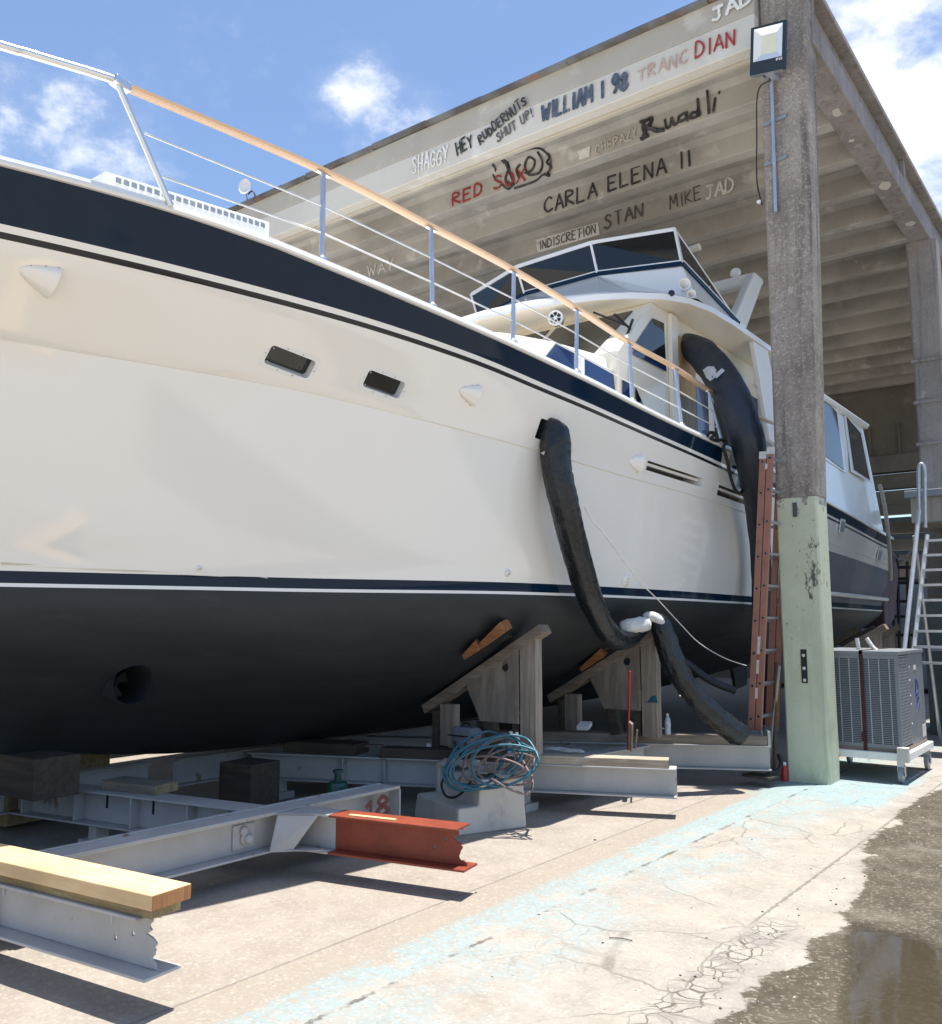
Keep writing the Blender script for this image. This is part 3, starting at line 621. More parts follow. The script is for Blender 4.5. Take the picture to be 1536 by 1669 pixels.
# ------------------------------------------------------------------ yacht
CL = -5.7
yacht = thing('motor_yacht', (CL, 8, .63), 'large cream motor yacht with navy sheer band propped up under the shed', 'yacht')
dF = interp([(-1.2, 0), (-.6, .62), (0, 1.02), (1, 1.5), (2, 1.86), (3, 2.1), (4, 2.26), (5, 2.37), (6, 2.44), (9, 2.5), (13, 2.45), (17.3, 2.25)])
wF = interp([(.9, .0), (1.5, .38), (2.3, .8), (3.6, 1.38), (5, 1.85), (6.5, 2.13), (8, 2.25), (12, 2.27), (17.3, 2.1)])
sheerH = interp([(-1.2, 3.76), (0, 3.70), (1.7, 3.625), (2.2, 3.626), (2.96, 3.602), (3.26, 3.578), (4.09, 3.518), (4.86, 3.465), (5.6, 3.41), (7.15, 3.315), (9.19, 3.245), (11.8, 3.11), (15, 2.98), (17.3, 2.95)])
bandH = interp([(-1.2, 3.50), (0, 3.44), (1.78, 3.408), (2.77, 3.402), (3.51, 3.395), (4.47, 3.360), (5.36, 3.292), (6.63, 3.212), (7.4, 3.172), (8.82, 3.105), (11.8, 2.98), (15, 2.85), (17.3, 2.82)])
creaseH = interp([(-.2, 2.99), (1.99, 2.985), (3.03, 2.974), (3.52, 2.962), (4.35, 2.912), (5.37, 2.852), (6.46, 2.797), (7.81, 2.766), (9.14, 2.727), (12, 2.63), (17.3, 2.5)])
bootH = interp([(.8, 1.885), (2.27, 1.88), (3.61, 1.88), (5.63, 1.897), (9.43, 1.885), (17.3, 1.87)])
keelH = interp([(1.0, 1.55), (1.6, 1.12), (2.2, .90), (2.7, .81), (3.1, .765), (3.53, .712), (4.02, .668), (4.57, .648), (6.3, .632), (11, .68), (17.3, 1.1)])
ROWS = []   # (k blend, height fn, start Y, material index of the strip below)
def hb_(Y): return bandH(Y)
def add(k, hf, y0, m, off=0.): ROWS.append((k, hf, y0, m, off))
def lerpf(f1, f2, u): return lambda Y: f1(Y) * (1 - u) + f2(Y) * u
add(1., sheerH, -1.2, 1); add(.97, lerpf(sheerH, bandH, .25), -1.15, 1); add(.94, lerpf(sheerH, bandH, .5), -1.1, 1); add(.91, lerpf(sheerH, bandH, .75), -1.05, 1)
add(.88, bandH, -1.0, 0); add(.865, lambda Y: bandH(Y) - .030, -.96, 2); add(.853, lambda Y: bandH(Y) - .058, -.93, 0)
bl = lambda Y: bandH(Y) - .058
for i in range(1, 6): u = i / 6; add(.853 + (.5 - .853) * u, lerpf(bl, creaseH, u), -.93 + .75 * u, 0)
add(.5, lambda Y: creaseH(Y) + .006, -.19, 0, .010); add(.5, creaseH, -.18, 0, 0)
for i in range(1, 8): u = i / 8; add(.5 * (1 - u) ** 1.0 + .02 * u, lerpf(creaseH, bootH, u), -.18 + 1.0 * u, 0)
add(.0, bootH, .86, 3); add(0, lambda Y: bootH(Y) - .066, .9, 4); add(0, lambda Y: bootH(Y) - .086, .92, 5)
bb = lambda Y: bootH(Y) - .086
NB = 14
nst = 96
STN = [-1.19 + 17.0 * (i / (nst - 1)) ** 1.25 for i in range(nst)]
def halfrow(k, Y, y0):
    h = max(wF(Y), 0) * (1 - k) + dF(Y) * k
    r = min(1, max(0, (Y - y0) / 1.1)); return max(h * r ** .55, 0)
def section(Y):
    out = []
    for (k, hf, y0, m, off) in ROWS:
        yy = max(Y, y0); out.append((halfrow(k, yy, y0) + off * min(1, max(0, (Y - y0))), yy, hf(yy)))
    y0 = .93; yy = max(Y, y0); wb = halfrow(0, yy, y0); h0 = bb(yy)
    for i in range(1, NB + 1):
        q = i / NB; s0 = y0 + .5 * q; y2 = max(Y, s0); w2 = halfrow(0, y2, s0 if Y <= s0 else .93)
        hk = min(keelH(y2), h0 - .02)
        e1 = min(1, max(0, (Y - 2.2) / 2.6)); hw = w2 * ((1 - q) * (1 + .30 * math.sin(math.pi * q) * (1 - .3 * q)) * (1 - e1) + e1 * max(1 - q ** 1.6, 0) ** .92)
        if i == NB: hw = .03 if Y > s0 else 0
        out.append((max(hw, 0), y2, h0 - (h0 - hk) * q))
    return out
NR = len(ROWS) + NB
b = MB()
for Y in STN:
    sec = section(Y)
    for (h, y, z) in sec: b.v.append(V((CL + h, y, z)))
    for (h, y, z) in sec[::-1]: b.v.append(V((CL - h, y, z)))
W2 = 2 * NR
mrow = [r[3] for r in ROWS] + [5] * NB
for i in range(nst - 1):
    for j in range(W2 - 1):
        m = mrow[j] if j < NR - 1 else (5 if j == NR - 1 else mrow[W2 - 2 - j])
        jj = j if j < NR else W2 - 2 - j
        if m == 0 and jj > 13 and STN[i] > 10.6: m = 7  # topsides below the crease turn grey towards the stern
        b.f.append([i * W2 + j, (i + 1) * W2 + j, (i + 1) * W2 + j + 1, i * W2 + j + 1]); b.m.append(m)
    b.f.append([i * W2, i * W2 + W2 - 1, (i + 1) * W2 + W2 - 1, (i + 1) * W2]); b.m.append(6)
b.f.append([(nst - 1) * W2 + j for j in range(W2)]); b.m.append(0)
b.f.append([j for j in range(W2)]); b.m.append(0)
hull = b.build('hull', [M['cream'], M['navy'], M['black_stripe'], M['navy'], M['white'], M['antifoul'], M['white'], M['hullgrey']], yacht, fix=False)
bm = bmesh.new(); bm.from_mesh(hull.data); bmesh.ops.remove_doubles(bm, verts=bm.verts, dist=2e-4); bmesh.ops.dissolve_degenerate(bm, dist=1e-4, edges=bm.edges)
bmesh.ops.recalc_face_normals(bm, faces=bm.faces); bm.to_mesh(hull.data); bm.free()
def hullX(Y, z):
    """outboard x of the port side at station Y, height z"""
    sec = section(Y)
    for a, c in zip(sec, sec[1:]):
        if a[2] >= z >= c[2]: u = (a[2] - z) / max(a[2] - c[2], 1e-6); return CL + a[0] * (1 - u) + c[0] * u
    return CL + sec[-1][0]
def onhull(px, py):
    r = ray(px, py); s = 2.0; prev = None
    while s < 25:
        p = r * s; z = EYE + p.z
        if 1.5 < p.y < 17.2 and z < sheerH(p.y):
            g = p.x - hullX(p.y, z)
            if prev is not None and prev > 0 >= g: return V((p.x, p.y, z))
            prev = g
        s += .01
    return at(px, py, X=-3.4)
def onhull2(px, py):
    r = ray(px, py); s = 2.0; prev = None
    while s < 25:
        p = r * s; z = EYE + p.z
        if 1.5 < p.y < 17.2 and keelH(p.y) < z < sheerH(p.y):
            g = p.x - hullX(p.y, z)
            if prev is not None and prev > 0 >= g: return V((p.x, p.y, z))
            prev = g
        s += .01
    return at(px, py, X=-3.9)
def nrmhull(p):
    e = .05; px_ = V((hullX(p.y + e, p.z) - hullX(p.y - e, p.z), 2 * e, 0)); pz_ = V((hullX(p.y, p.z + e) - hullX(p.y, p.z - e), 0, 2 * e))
    n = px_.cross(pz_).normalized(); return n if n.x > 0 else -n
def frame(p):
    n = nrmhull(p); ty = V((0, 1, 0)); ty = (ty - n * ty.dot(n)).normalized(); up = ty.cross(n); up = up if up.z > 0 else -up
    return n, ty, up
cutters = []
def rrect(p, n, a, c, w, h, r, k=4):
    out = []
    for (sx, sy, a0) in ((1, 1, 0), (-1, 1, 90), (-1, -1, 180), (1, -1, 270)):
        for i in range(k + 1):
            an = R(a0 + 90 * i / k); out.append(p + a * (sx * (w / 2 - r) + r * math.cos(an)) + c * (sy * (h / 2 - r) + r * math.sin(an)))
    return out
ports = []
for (q, hh) in (([(438, 566), (518, 582), (505, 612), (428, 598)], .0), ([(598, 606), (664, 618), (650, 646), (590, 634)], .0)):
    P = [onhull(*x) for x in q]; c = (P[0] + P[1] + P[2] + P[3]) / 4; n, ty, up = frame(c)
    w_ = ((P[1] - P[0]).length + (P[2] - P[3]).length) / 2; h_ = abs((P[0] - P[3]).dot(up) + (P[1] - P[2]).dot(up)) / 2
    ports.append((c, n, ty, up, w_, h_))
    m_ = MB(); m_.prism(rrect(c + n * .08, n, ty, up, w_, h_, .022), n * -.16); cutters.append(m_)
vents = []
for q in ([(1055, 750), (1146, 779), (1146, 796), (1052, 766)], [(1170, 790), (1235, 812), (1235, 832), (1169, 806)]):
    P = [onhull(*x) for x in q]; c = (P[0] + P[1] + P[2] + P[3]) / 4; n, ty, up = frame(c); ty = (P[1] + P[2] - P[0] - P[3]).normalized(); up = ty.cross(n); up = up if up.z > 0 else -up
    w_ = ((P[1] - P[0]).length + (P[2] - P[3]).length) / 2; h_ = abs((P[0] - P[3]).dot(up) + (P[1] - P[2]).dot(up)) / 2
    vents.append((c, n, ty, up, w_, h_)); m_ = MB(); m_.prism(rrect(c + n * .08, n, ty, up, w_, h_, .004, 1), n * -.30); cutters.append(m_)
P = [onhull(*x) for x in ((879, 683), (917, 696), (914, 722), (870, 712))]; dc = (P[0] + P[1] + P[2] + P[3]) / 4
dn, dty, dup = frame(dc); m_ = MB(); m_.prism(rrect(dc + dn * .08, dn, dty, dup, .26, .15, .012, 2), dn * -.4); cutters.append(m_)
th = onhull(205, 1115); tn = nrmhull(th); ta = V((1, -.1, 0)).normalized()
m_ = MB(); m_.lathe(th - ta * .45, ta, [(.118, 0), (.118, .9)], 28); cutters.append(m_)
cut(hull, cutters)
for pl in hull.data.polygons:
    if pl.material_index == 0 and pl.center.z + worg(hull).z < 1.72: pl.material_index = 5
hull.data.polygons.foreach_set('use_smooth', [True] * len(hull.data.polygons)); hull.data.set_sharp_from_angle(angle=R(32))
# portlights
for (c, n, ty, up, w_, h_) in ports:
    b = MB(); o1 = rrect(c + n * .006, n, ty, up, w_ + .05, h_ + .05, .035); i1 = rrect(c + n * .006, n, ty, up, w_ - .004, h_ - .004, .022); i2 = rrect(c - n * .06, n, ty, up, w_ - .004, h_ - .004, .022); o0 = rrect(c - n * .01, n, ty, up, w_ + .052, h_ + .052, .035)
    N = len(o1); b.add(o0 + o1 + i1 + i2, [(k * N + j, k * N + (j + 1) % N, (k + 1) * N + (j + 1) % N, (k + 1) * N + j) for k in range(3) for j in range(N)])
    for a_ in range(10):
        an = a_ * .628; q = c + ty * (math.cos(an) * (w_ / 2 + .012)) + up * (math.sin(an) * (h_ / 2 + .012)); b.lathe(q + n * .005, n, [(.005, 0), (.004, .004)], 6, 1)
    fr = b.build('portlight', [M['white'], M['steelgrey']], yacht, smooth=True, fix=False)
    b = MB(); b.prism(rrect(c - n * .05, n, ty, up, w_ - .006, h_ - .006, .021), n * -.01); b.build('pane', M['glass'], fr)
for (c, n, ty, up, w_, h_) in vents:
    b = MB()
    o1 = [c + n * .006 + ty * (sx * (w_ / 2 + .022)) + up * (sy * (h_ / 2 + .022)) for sx, sy in ((1, 1), (-1, 1), (-1, -1), (1, -1))]
    i1 = [c + n * .006 + ty * (sx * (w_ / 2 - .003)) + up * (sy * (h_ / 2 - .003)) for sx, sy in ((1, 1), (-1, 1), (-1, -1), (1, -1))]
    i2 = [p_ - n * .20 + up * .03 for p_ in i1]; o0 = [p_ - n * .02 for p_ in o1]
    b.add(o0 + o1 + i1 + i2, [(k * 4 + j, k * 4 + (j + 1) % 4, k * 4 + 4 + (j + 1) % 4, k * 4 + 4 + j) for k in range(3) for j in range(4)])
    b.obox(c - n * .10 + up * (h_ * .18), ty * (w_ / 2 - .02), n * .06, up * .012)
    vt = b.build('air_intake', M['white'], yacht, fix=False)
    b = MB(); b.obox(c - n * .215 + up * .02, ty * (w_ / 2 - .004), up * (h_ / 2 + .02), n * .006); b.build('mesh_panel', M['rearcon'], vt)
b = MB(); b.prism(rrect(dc - dn * .3, dn, dty, dup, .36, .22, .012, 2), dn * -.01); b.build('hatch_recess', M['black'], yacht)
b = MB(); b.lathe(th - ta * .4, ta, [(.116, 0), (.117, .48)], 28); b.f = b.f[:-1]; b.m = b.m[:-1]
tt = b.build('bow_thruster', M['antifoul'], yacht, smooth=True, fix=False)
b = MB(); b.lathe(th - ta * .24, ta, [(.03, 0), (.035, .05), (.02, .11), (.002, .13)], 14)
for k in range(4):
    an = k * 1.571 + .4; q = ta.cross(V((0, 0, 1))).normalized(); e = ta.cross(q); d = q * math.cos(an) + e * math.sin(an); s_ = ta.cross(d)
    b.prism([th - ta * .19 + d * .02 - s_ * .015, th - ta * .20 + d * .10 - s_ * .04, th - ta * .18 + d * .10 + s_ * .03, th - ta * .18 + d * .02 + s_ * .015], ta * .008)
b.build('propeller', M['antifoul'], tt, smooth=True)
# clam shell vents on the topsides: pointed forward, open aft
for (px, py, L, Hh) in ((60, 449, .165, .175), (762, 640, .15, .15), (1034, 753, .15, .16)):
    c = onhull(px, py); n, ty, up = frame(c); b = MB(); N = 10; K = 9
    rows = []
    for i in range(K):
        u = i / (K - 1); x = -L / 2 + L * u; hh = Hh / 2 * (.04 + .96 * u ** .62); dd = .055 * (.03 + .97 * u ** .85)
        rows.append([c + ty * x + up * (hh * math.cos(math.pi * j / N)) + n * (dd * math.sin(math.pi * j / N) ** .75 + .002) for j in range(N + 1)])
    for r_ in rows: b.v += r_
    for i in range(K - 1):
        for j in range(N): k = i * (N + 1) + j; b.f.append([k, k + 1, k + N + 2, k + N + 1]); b.m.append(0)
    k = (K - 1) * (N + 1); b.f.append([k + j for j in range(N + 1)]); b.m.append(0)
    for u in (.25, .6, .92):
        for s_ in (-1, 1): b.lathe(c + ty * (-L / 2 + L * u) + up * (s_ * Hh / 2 * (u ** .62)), n, [(.005, 0), (.004, .006)], 6, 1)
    b.build('shell_vent', [M['cream'], M['steelgrey']], yacht, smooth=True, ang=50)
for (px, py, r_) in ((827, 934, .024), (1020, 946, .045), (325, 925, .016)):
    c = onhull(px, py); n = nrmhull(c); b = MB(); b.lathe(c - n * .01, n, [(r_ * 1.2, 0), (r_ * 1.2, .02), (r_ * .7, .035), (r_ * .55, .034), (r_ * .5, .01)], 16); b.build('through_hull', M['cream'], yacht, smooth=True)
# knuckle stripe above the boot top fading aft
b = MB(); P0 = [onhull(x, y) for x, y in ((2, 916), (110, 922), (220, 929), (330, 935), (436, 941))]
P1 = [onhull(x, y + d_) for (x, y), d_ in zip(((2, 916), (110, 922), (220, 929), (330, 935), (436, 941)), (4, 4, 3.5, 3, 2))]
for a_, c_, e_, d_ in zip(P0, P0[1:], P1[1:], P1):
    n = nrmhull(a_); b.prism([a_, c_, e_, d_], n * .006)
b.build('spray_knuckle', M['creamhouse'], yacht)
# toe rail both sides
for sg in (1, -1):
    b = MB(); ys = [STN[i] for i in range(nst)]
    prof = [(.014, -.010), (.024, .0), (.022, .012), (.012, .02), (.010, .034), (-.03, .036), (-.05, .014), (-.05, -.008)]
    for y in ys:
        h = halfrow(1, y, -1.2)
        for (dx, dz) in prof: b.v.append(V((CL + sg * max(h + dx, .0), y, sheerH(y) + dz)))
    N = len(prof)
    for i in range(len(ys) - 1):
        for j in range(N): b.f.append([i * N + j, i * N + (j + 1) % N, (i + 1) * N + (j + 1) % N, (i + 1) * N + j]); b.m.append(0)
    b.build('toe_rail', M['white'], yacht, smooth=True, ang=40)
b = MB(); inn = []
for y in STN:
    h = max(halfrow(1, y, -1.2) - .05, .001); z = sheerH(y) + .003
    for u in (-1, -.5, 0, .5, 1): inn.append(V((CL + h * u, y, z + .03 * (1 - u * u))))
b.v = inn
for i in range(nst - 1):
    for j in range(4): k = i * 5 + j; b.f.append([k, k + 1, k + 6, k + 5]); b.m.append(0)
b.build('deck', M['white'], yacht, smooth=True)
# railing
def railpt(px, py, y): return at(px, py, Y=y)
st_px = [((527, 284), 3.30), ((703, 374), 4.12), ((838, 445), 4.88), ((941, 507), 5.62), ((1026, 562), 6.45), ((1101, 603), 7.35), ((1156, 640), 8.25)]
tops = []
for (px, y) in st_px:
    base = V((CL + dF(y) - .03, y, sheerH(y) + .05)); top = at(px[0], px[1], Y=y); tops.append(top)
    tp = V((base.x + .04, y, top.z)); tp = top
    o = tubep('stanchion', [base, tp], .0155, M['stanch'], yacht, 10)
    b = MB(); b.lathe(base - V((0, 0, .012)), (0, 0, 1), [(.035, 0), (.035, .012), (.018, .03)], 12); b.build('base_flange', M['stainless'], o, smooth=True)
    b = MB(); b.obox(tp + V((0, 0, .004)), (.012, 0, 0), (0, .05, 0), (0, 0, .005)); b.build('rail_bracket', M['stainless'], o)
j0 = at(190, 132, Y=2.12); sb = at(279, 336, Y=2.42)
o = tubep('stanchion', [sb, j0], .0165, M['stainless'], yacht, 10)
rail = crom([at(204, 140, Y=2.17)] + [t_ + V((0, 0, .022)) for t_ in tops] + [at(1195, 655, Y=8.9), at(1262, 690, Y=10.2), V((-3.24, 11.3, 4.02))], 6)
b = MB()
prof = [(-.029, -.011), (-.026, .007), (-.011, .015), (.011, .015), (.026, .007), (.029, -.011), (.016, -.015), (-.016, -.015)]
for i, p in enumerate(rail):
    d = (rail[min(i + 1, len(rail) - 1)] - rail[max(i - 1, 0)]).normalized(); s_ = d.cross(V((0, 0, 1))).normalized(); u_ = s_.cross(d)
    for (x, z) in prof: b.v.append(p + s_ * x + u_ * z)
N = len(prof)
for i in range(len(rail) - 1):
    for j in range(N): b.f.append([i * N + j, i * N + (j + 1) % N, (i + 1) * N + (j + 1) % N, (i + 1) * N + j]); b.m.append(0)
b.f.append(list(range(N))); b.m.append(0); b.f.append([(len(rail) - 1) * N + j for j in range(N)]); b.m.append(0)
b.build('handrail', M['teak'], yacht, smooth=True, ang=30)
JX = j0.x - (CL + dF(2.12))
def railat(px, py):
    r_ = ray(px, py); s_ = 2.
    while s_ < 9 and r_.x * s_ > CL + dF(r_.y * s_) + JX: s_ += .004
    return V((r_.x * s_, r_.y * s_, EYE + r_.z * s_))
JZ = railat(-40, 61).z + .05
pul = crom([at(212, 141, Y=2.20), at(186, 130, Y=2.11), *[railat(x, y) for x, y in ((150, 118), (100, 103), (40, 85), (-40, 61))], V((CL + dF(.4) + JX, .4, JZ)), V((CL + .62 + JX, -.6, JZ)), V((CL + .3, -1.15, JZ)), V((CL - .3, -1.15, JZ)), V((CL - .62 - JX, -.6, JZ)), V((CL - dF(.4) - JX, .4, JZ)), V((CL - dF(2) - JX, 2, JZ - .06))], 6)
tubep('bow_rail', pul, .021, M['stainless'], yacht, 12)
b = MB(); d = (at(214, 143, Y=2.19) - j0).normalized(); b.bar(j0 - d * .02 + V((0, 0, .005)), at(210, 147, Y=2.19), .06, .045); b.build('rail_joint', M['stainless'], yacht, bev=.008)
for (a, fr_) in (((236, 217), .62), ((263, 287), .30)):
    P = [at(*a, Y=2.30 if fr_ > .5 else 2.38)]
    for (px, y), tp in zip(st_px, tops):
        base = V((CL + dF(y) - .03, y, sheerH(y) + .05)); P.append(base.lerp(tp, fr_) + V((.004, 0, 0)))
    tubep('lifeline', P, .0055, M['wire'], yacht, 6)
# deck locker with louvred top edge on the foredeck
c0, c1 = at(160, 296, X=-4.75), at(447, 395, X=-4.75)
y0_, y1_ = c0.y, 3.89; zt0, zt1 = at(172, 278, X=-4.75).z, at(446, 364, X=-4.75).z
b = MB(); b.prism([(-4.75, y0_ - .05, 3.62), (-4.75, y0_ + .04, zt0), (-4.75, y1_, zt1), (-4.75, y1_, 3.62)], (-1.9, 0, 0))
lk = b.build('deck_locker', M['white'], yacht, bev=.012)
N = 22
for i in range(N):
    u = (i + .2) / N; y = y0_ + .1 + (y1_ - y0_ - .14) * u; z = zt0 + (zt1 - zt0) * ((y - y0_) / (y1_ - y0_)) - .035
    b = MB(); b.box((-4.753, y, z - .02), (-4.747, y + .034, z + .012)); b.build('louvre', M['trimgrey'], lk)
# trunk cabin
def loop_port(tab): return [(x, y) for x, y in tab] + [(2 * CL - x, y) for x, y in tab[::-1]]
low = [(-5.7, 5.15), (-5.1, 5.25), (-4.65, 5.5), (-4.32, 5.95), (-4.1, 6.5), (-3.98, 7.2), (-3.95, 7.9), (-3.95, 8.7)]
top_ = [(-5.7, 5.65), (-5.1, 5.72), (-4.72, 5.92), (-4.42, 6.3), (-4.22, 6.75), (-4.1, 7.3), (-4.06, 7.9), (-4.06, 8.7)]
b = MB(); Lp, Tp = loop_port(low), loop_port(top_); N = len(Lp)
mid_ = [(a[0] * .35 + c[0] * .65, a[1] * .35 + c[1] * .65) for a, c in zip(Lp, Tp)]
b.add([(x, y, 3.15) for x, y in Lp] + [(x, y, 3.98) for x, y in mid_] + [(x, y, 4.17) for x, y in Tp],
      [(k * N + j, k * N + (j + 1) % N, k * N + N + (j + 1) % N, k * N + N + j) for k in range(2) for j in range(N)] + [tuple(2 * N + j for j in range(N))])
trunk = b.build('trunk_cabin', M['white'], yacht, bev=.03, seg=3, smooth=True, ang=50)
def pane(name, pts, off, mat, parent, X=None, th=.008):
    P = [at(px, py, X=X) for px, py in pts]; n = (P[1] - P[0]).cross(P[2] - P[0]).normalized(); n = n if n.x > 0 else -n
    b = MB(); b.prism([p + n * off for p in P], n * th); return b.build(name, mat, parent)
def trunkpt(px, py):
    r = ray(px, py); s = 4.; prev = None
    while s < 14:
        p = r * s; z = EYE + p.z; u = min(1, max(0, (z - 3.15) / .83)) * .65
        tab = [(a[1] * (1 - u) + c[1] * u, a[0] * (1 - u) + c[0] * u) for a, c in zip(low, top_)]
        if p.y > tab[0][0]:
            for q, q2 in zip(tab, tab[1:]):
                if q[0] <= p.y <= q2[0]: xs = q[1] + (q2[1] - q[1]) * (p.y - q[0]) / (q2[0] - q[0]); break
            else: xs = tab[-1][1]
            g = p.x - xs
            if prev is not None and prev > 0 >= g: return V((p.x, p.y, z))
            prev = g
        s += .01
    return at(px, py, X=-3.96)
for q in ([(901, 562), (932, 577), (932, 606), (884, 583)], [(947, 586), (1006, 615), (1006, 650), (947, 616)]):
    P = [trunkpt(*x) for x in q]; n = (P[1] - P[0]).cross(P[2] - P[0]).normalized(); n = n if n.x > 0 else -n
    cc = (P[0] + P[1] + P[2] + P[3]) / 4; U = [cc + (p - cc) * 1.14 for p in P]
    b = MB(); b.prism([p + n * -.01 for p in U], n * .055); fr = b.build('window_frame', M['white'], trunk, bev=.006)
    b = MB(); b.prism([p + n * .0455 for p in P], n * .004); b.build('pane', M['skyglass'], fr)
# pilothouse and saloon
HX = -3.95
b = MB(); b.prism([(HX, 7.5, 3.2), (HX, 7.5, 4.22), (HX, 8.28, 4.93), (HX, 12.4, 4.93), (HX, 12.5, 3.0), (HX, 8.0, 3.0)], (2 * (CL - HX), 0, 0))
house = b.build('deckhouse', M['creamhouse'], yacht, bev=.02)
WB, WT = V((0, 7.52, 4.24)), V((0, 8.20, 4.86))
nf_ = V((0, -(WT.z - WB.z), (WT.y - WB.y))).normalized()
for (x0, x1) in ((-5.12, -4.10), (-6.28, -5.12), (-7.30, -6.28)):
    b = MB(); q = [V((x0 + .06, WB.y, WB.z)), V((x1 - .12, WB.y, WB.z)), V((x1 - .02, WT.y - .03, WT.z - .03)), V((x0 + .06, WT.y - .03, WT.z - .03))]
    b.prism([p + nf_ * .004 for p in q], nf_ * .008); b.build('windshield', M['glass'], house)
pane('side_window', [(1013, 620), (1029, 628), (1029, 664), (1013, 654)], .012, M['skyglass'], house, X=HX)
pane('side_window', [(1034, 632), (1036, 668), (1050, 668)], .012, M['glass'], house, X=HX)
b = MB()
for (p, q) in ((at(968, 509, Y=7.86), at(1027, 533, Y=7.8)), (at(1002, 512, Y=7.85), at(1028, 536, Y=7.76))): b.tube([p, q], .012, 6)
b.tube([at(1022, 548, Y=7.76), at(1032, 520, Y=7.78)], .014, 6)
b.build('wiper', M['black'], house)
pane('side_window', [(1063, 519), (1081, 527), (1085, 605), (1030, 568)], .004, M['glass'], house, X=HX)
pane('side_window', [(1031, 571), (1084, 599), (1085, 606), (1031, 578)], .013, M['skyglass'], house, X=HX, th=.003)  # painted sky reflection along the foot of the dark pane
b = MB(); p = at(1090, 500, X=HX); b.box((HX, p.y - .05, 3.1), (HX + .05, p.y + .12, 4.9)); b.build('door_post', M['creamhouse'], house, bev=.01)
y_d0, y_d1 = at(1106, 600, X=HX).y, at(1131, 600, X=HX).y
b = MB(); b.box((HX + .003, y_d0, 3.1), (HX + .02, y_d1, 4.05), 1); b.box((HX + .003, y_d0, 4.054), (HX + .021, y_d1, 4.72), 0); b.build('door', [M['ply'], M['plygrey']], house)
b = MB(); b.box((HX + .003, y_d1 + .03, 3.55), (HX + .012, y_d1 + .36, 4.25)); b.build('side_window', M['skyglass'], house)
b = MB(); b.box((HX + .003, y_d1 + .55, 3.05), (HX + .012, y_d1 + 1.2, 4.25)); b.build('side_window', M['glass'], house)
b = MB(); b.box((HX + .003, 10.75, 3.6), (HX + .012, 12.7, 4.5)); b.build('side_window', M['glass'], house)
# saloon windows and side panel aft of the column
AX = -3.93
e0, e1, e2 = at(1340, 636, X=-3.5), at(1408, 706, X=-3.5), at(1440, 868, X=-3.42)
b = MB(); yb_, yf_, zr_ = e1.y, 11.3, (e0.z + e1.z) / 2 - .04
b.add([(-3.30, yf_, 3.06), (-3.50, yf_, zr_), (-3.50, yb_, zr_), (-3.40, e2.y, 3.0), (2 * CL + 3.30, yf_, 3.06), (2 * CL + 3.50, yf_, zr_), (2 * CL + 3.50, yb_, zr_), (2 * CL + 3.40, e2.y, 3.0)], [(0, 1, 2, 3), (7, 6, 5, 4), (1, 5, 6, 2), (3, 2, 6, 7), (0, 4, 5, 1), (0, 3, 7, 4)])
aft = b.build('aft_cabin', M['white'], yacht, bev=.02)
b = MB(); b.prism([(-3.46, yf_ - .1, zr_ + .002), (-3.42, yf_ - .1, zr_ + .07), (2 * CL + 3.42, yf_ - .1, zr_ + .07), (2 * CL + 3.46, yf_ - .1, zr_ + .002)], (0, yb_ - yf_ + .22, 0)); b.build('roof', M['white'], aft, bev=.02)
def aftx(z): return -3.30 - .20 * (z - 3.06) / (zr_ - 3.06)
def aftpane(pts, mat, off, nm, par):
    P = []
    for px, py in pts:
        x = -3.42
        for _ in range(4): p = at(px, py, X=x); x = aftx(p.z)
        P.append(V((x + off, p.y, p.z)))
    b = MB(); b.prism(P, (.008, 0, 0)); return b.build(nm, M[mat], par)
for q in ([(1340, 648), (1362, 672), (1374, 766), (1342, 742)], [(1379, 680), (1401, 706), (1416, 782), (1391, 766)]):
    fr = aftpane([(q[0][0] - 4, q[0][1] - 7), (q[1][0] + 4, q[1][1] - 3), (q[2][0] + 4, q[2][1] + 5), (q[3][0] - 4, q[3][1] + 3)], 'white', .004, 'window_frame', aft)
    aftpane(q, 'glass', .014, 'pane', fr)
# brow / boat deck
outl = [(-5.7, 7.66), (-5.2, 7.70), (-4.8, 7.79), (-4.4, 7.93), (-4.1, 8.1), (-3.85, 8.32), (-3.68, 8.62), (-3.6, 9.0), (-3.57, 9.6), (-3.57, 10.8), (-3.62, 11.8), (-3.66, 12.6)]
full = loop_port(outl); N = len(full)
def ins(k): return [(CL + (x - CL) * (1 - k), y + (.25 * k * 4 if y < 9 else 0)) for x, y in full]
b = MB(); lev = [(ins(.035), 4.925), (ins(0), 4.945), (ins(0), 5.01), (ins(.018), 5.035), (ins(.03), 5.05)]
for (pl, z) in lev: b.v += [V((x, y, z)) for x, y in pl]
for k in range(len(lev) - 1):
    for j in range(N): b.f.append([k * N + j, k * N + (j + 1) % N, k * N + N + (j + 1) % N, k * N + N + j]); b.m.append(0 if k else 1)
b.f.append([j for j in range(N)][::-1]); b.m.append(1); b.f.append([(len(lev) - 1) * N + j for j in range(N)]); b.m.append(0)
brow = b.build('boat_deck', [M['white'], M['creamhouse']], yacht, smooth=True, ang=40)
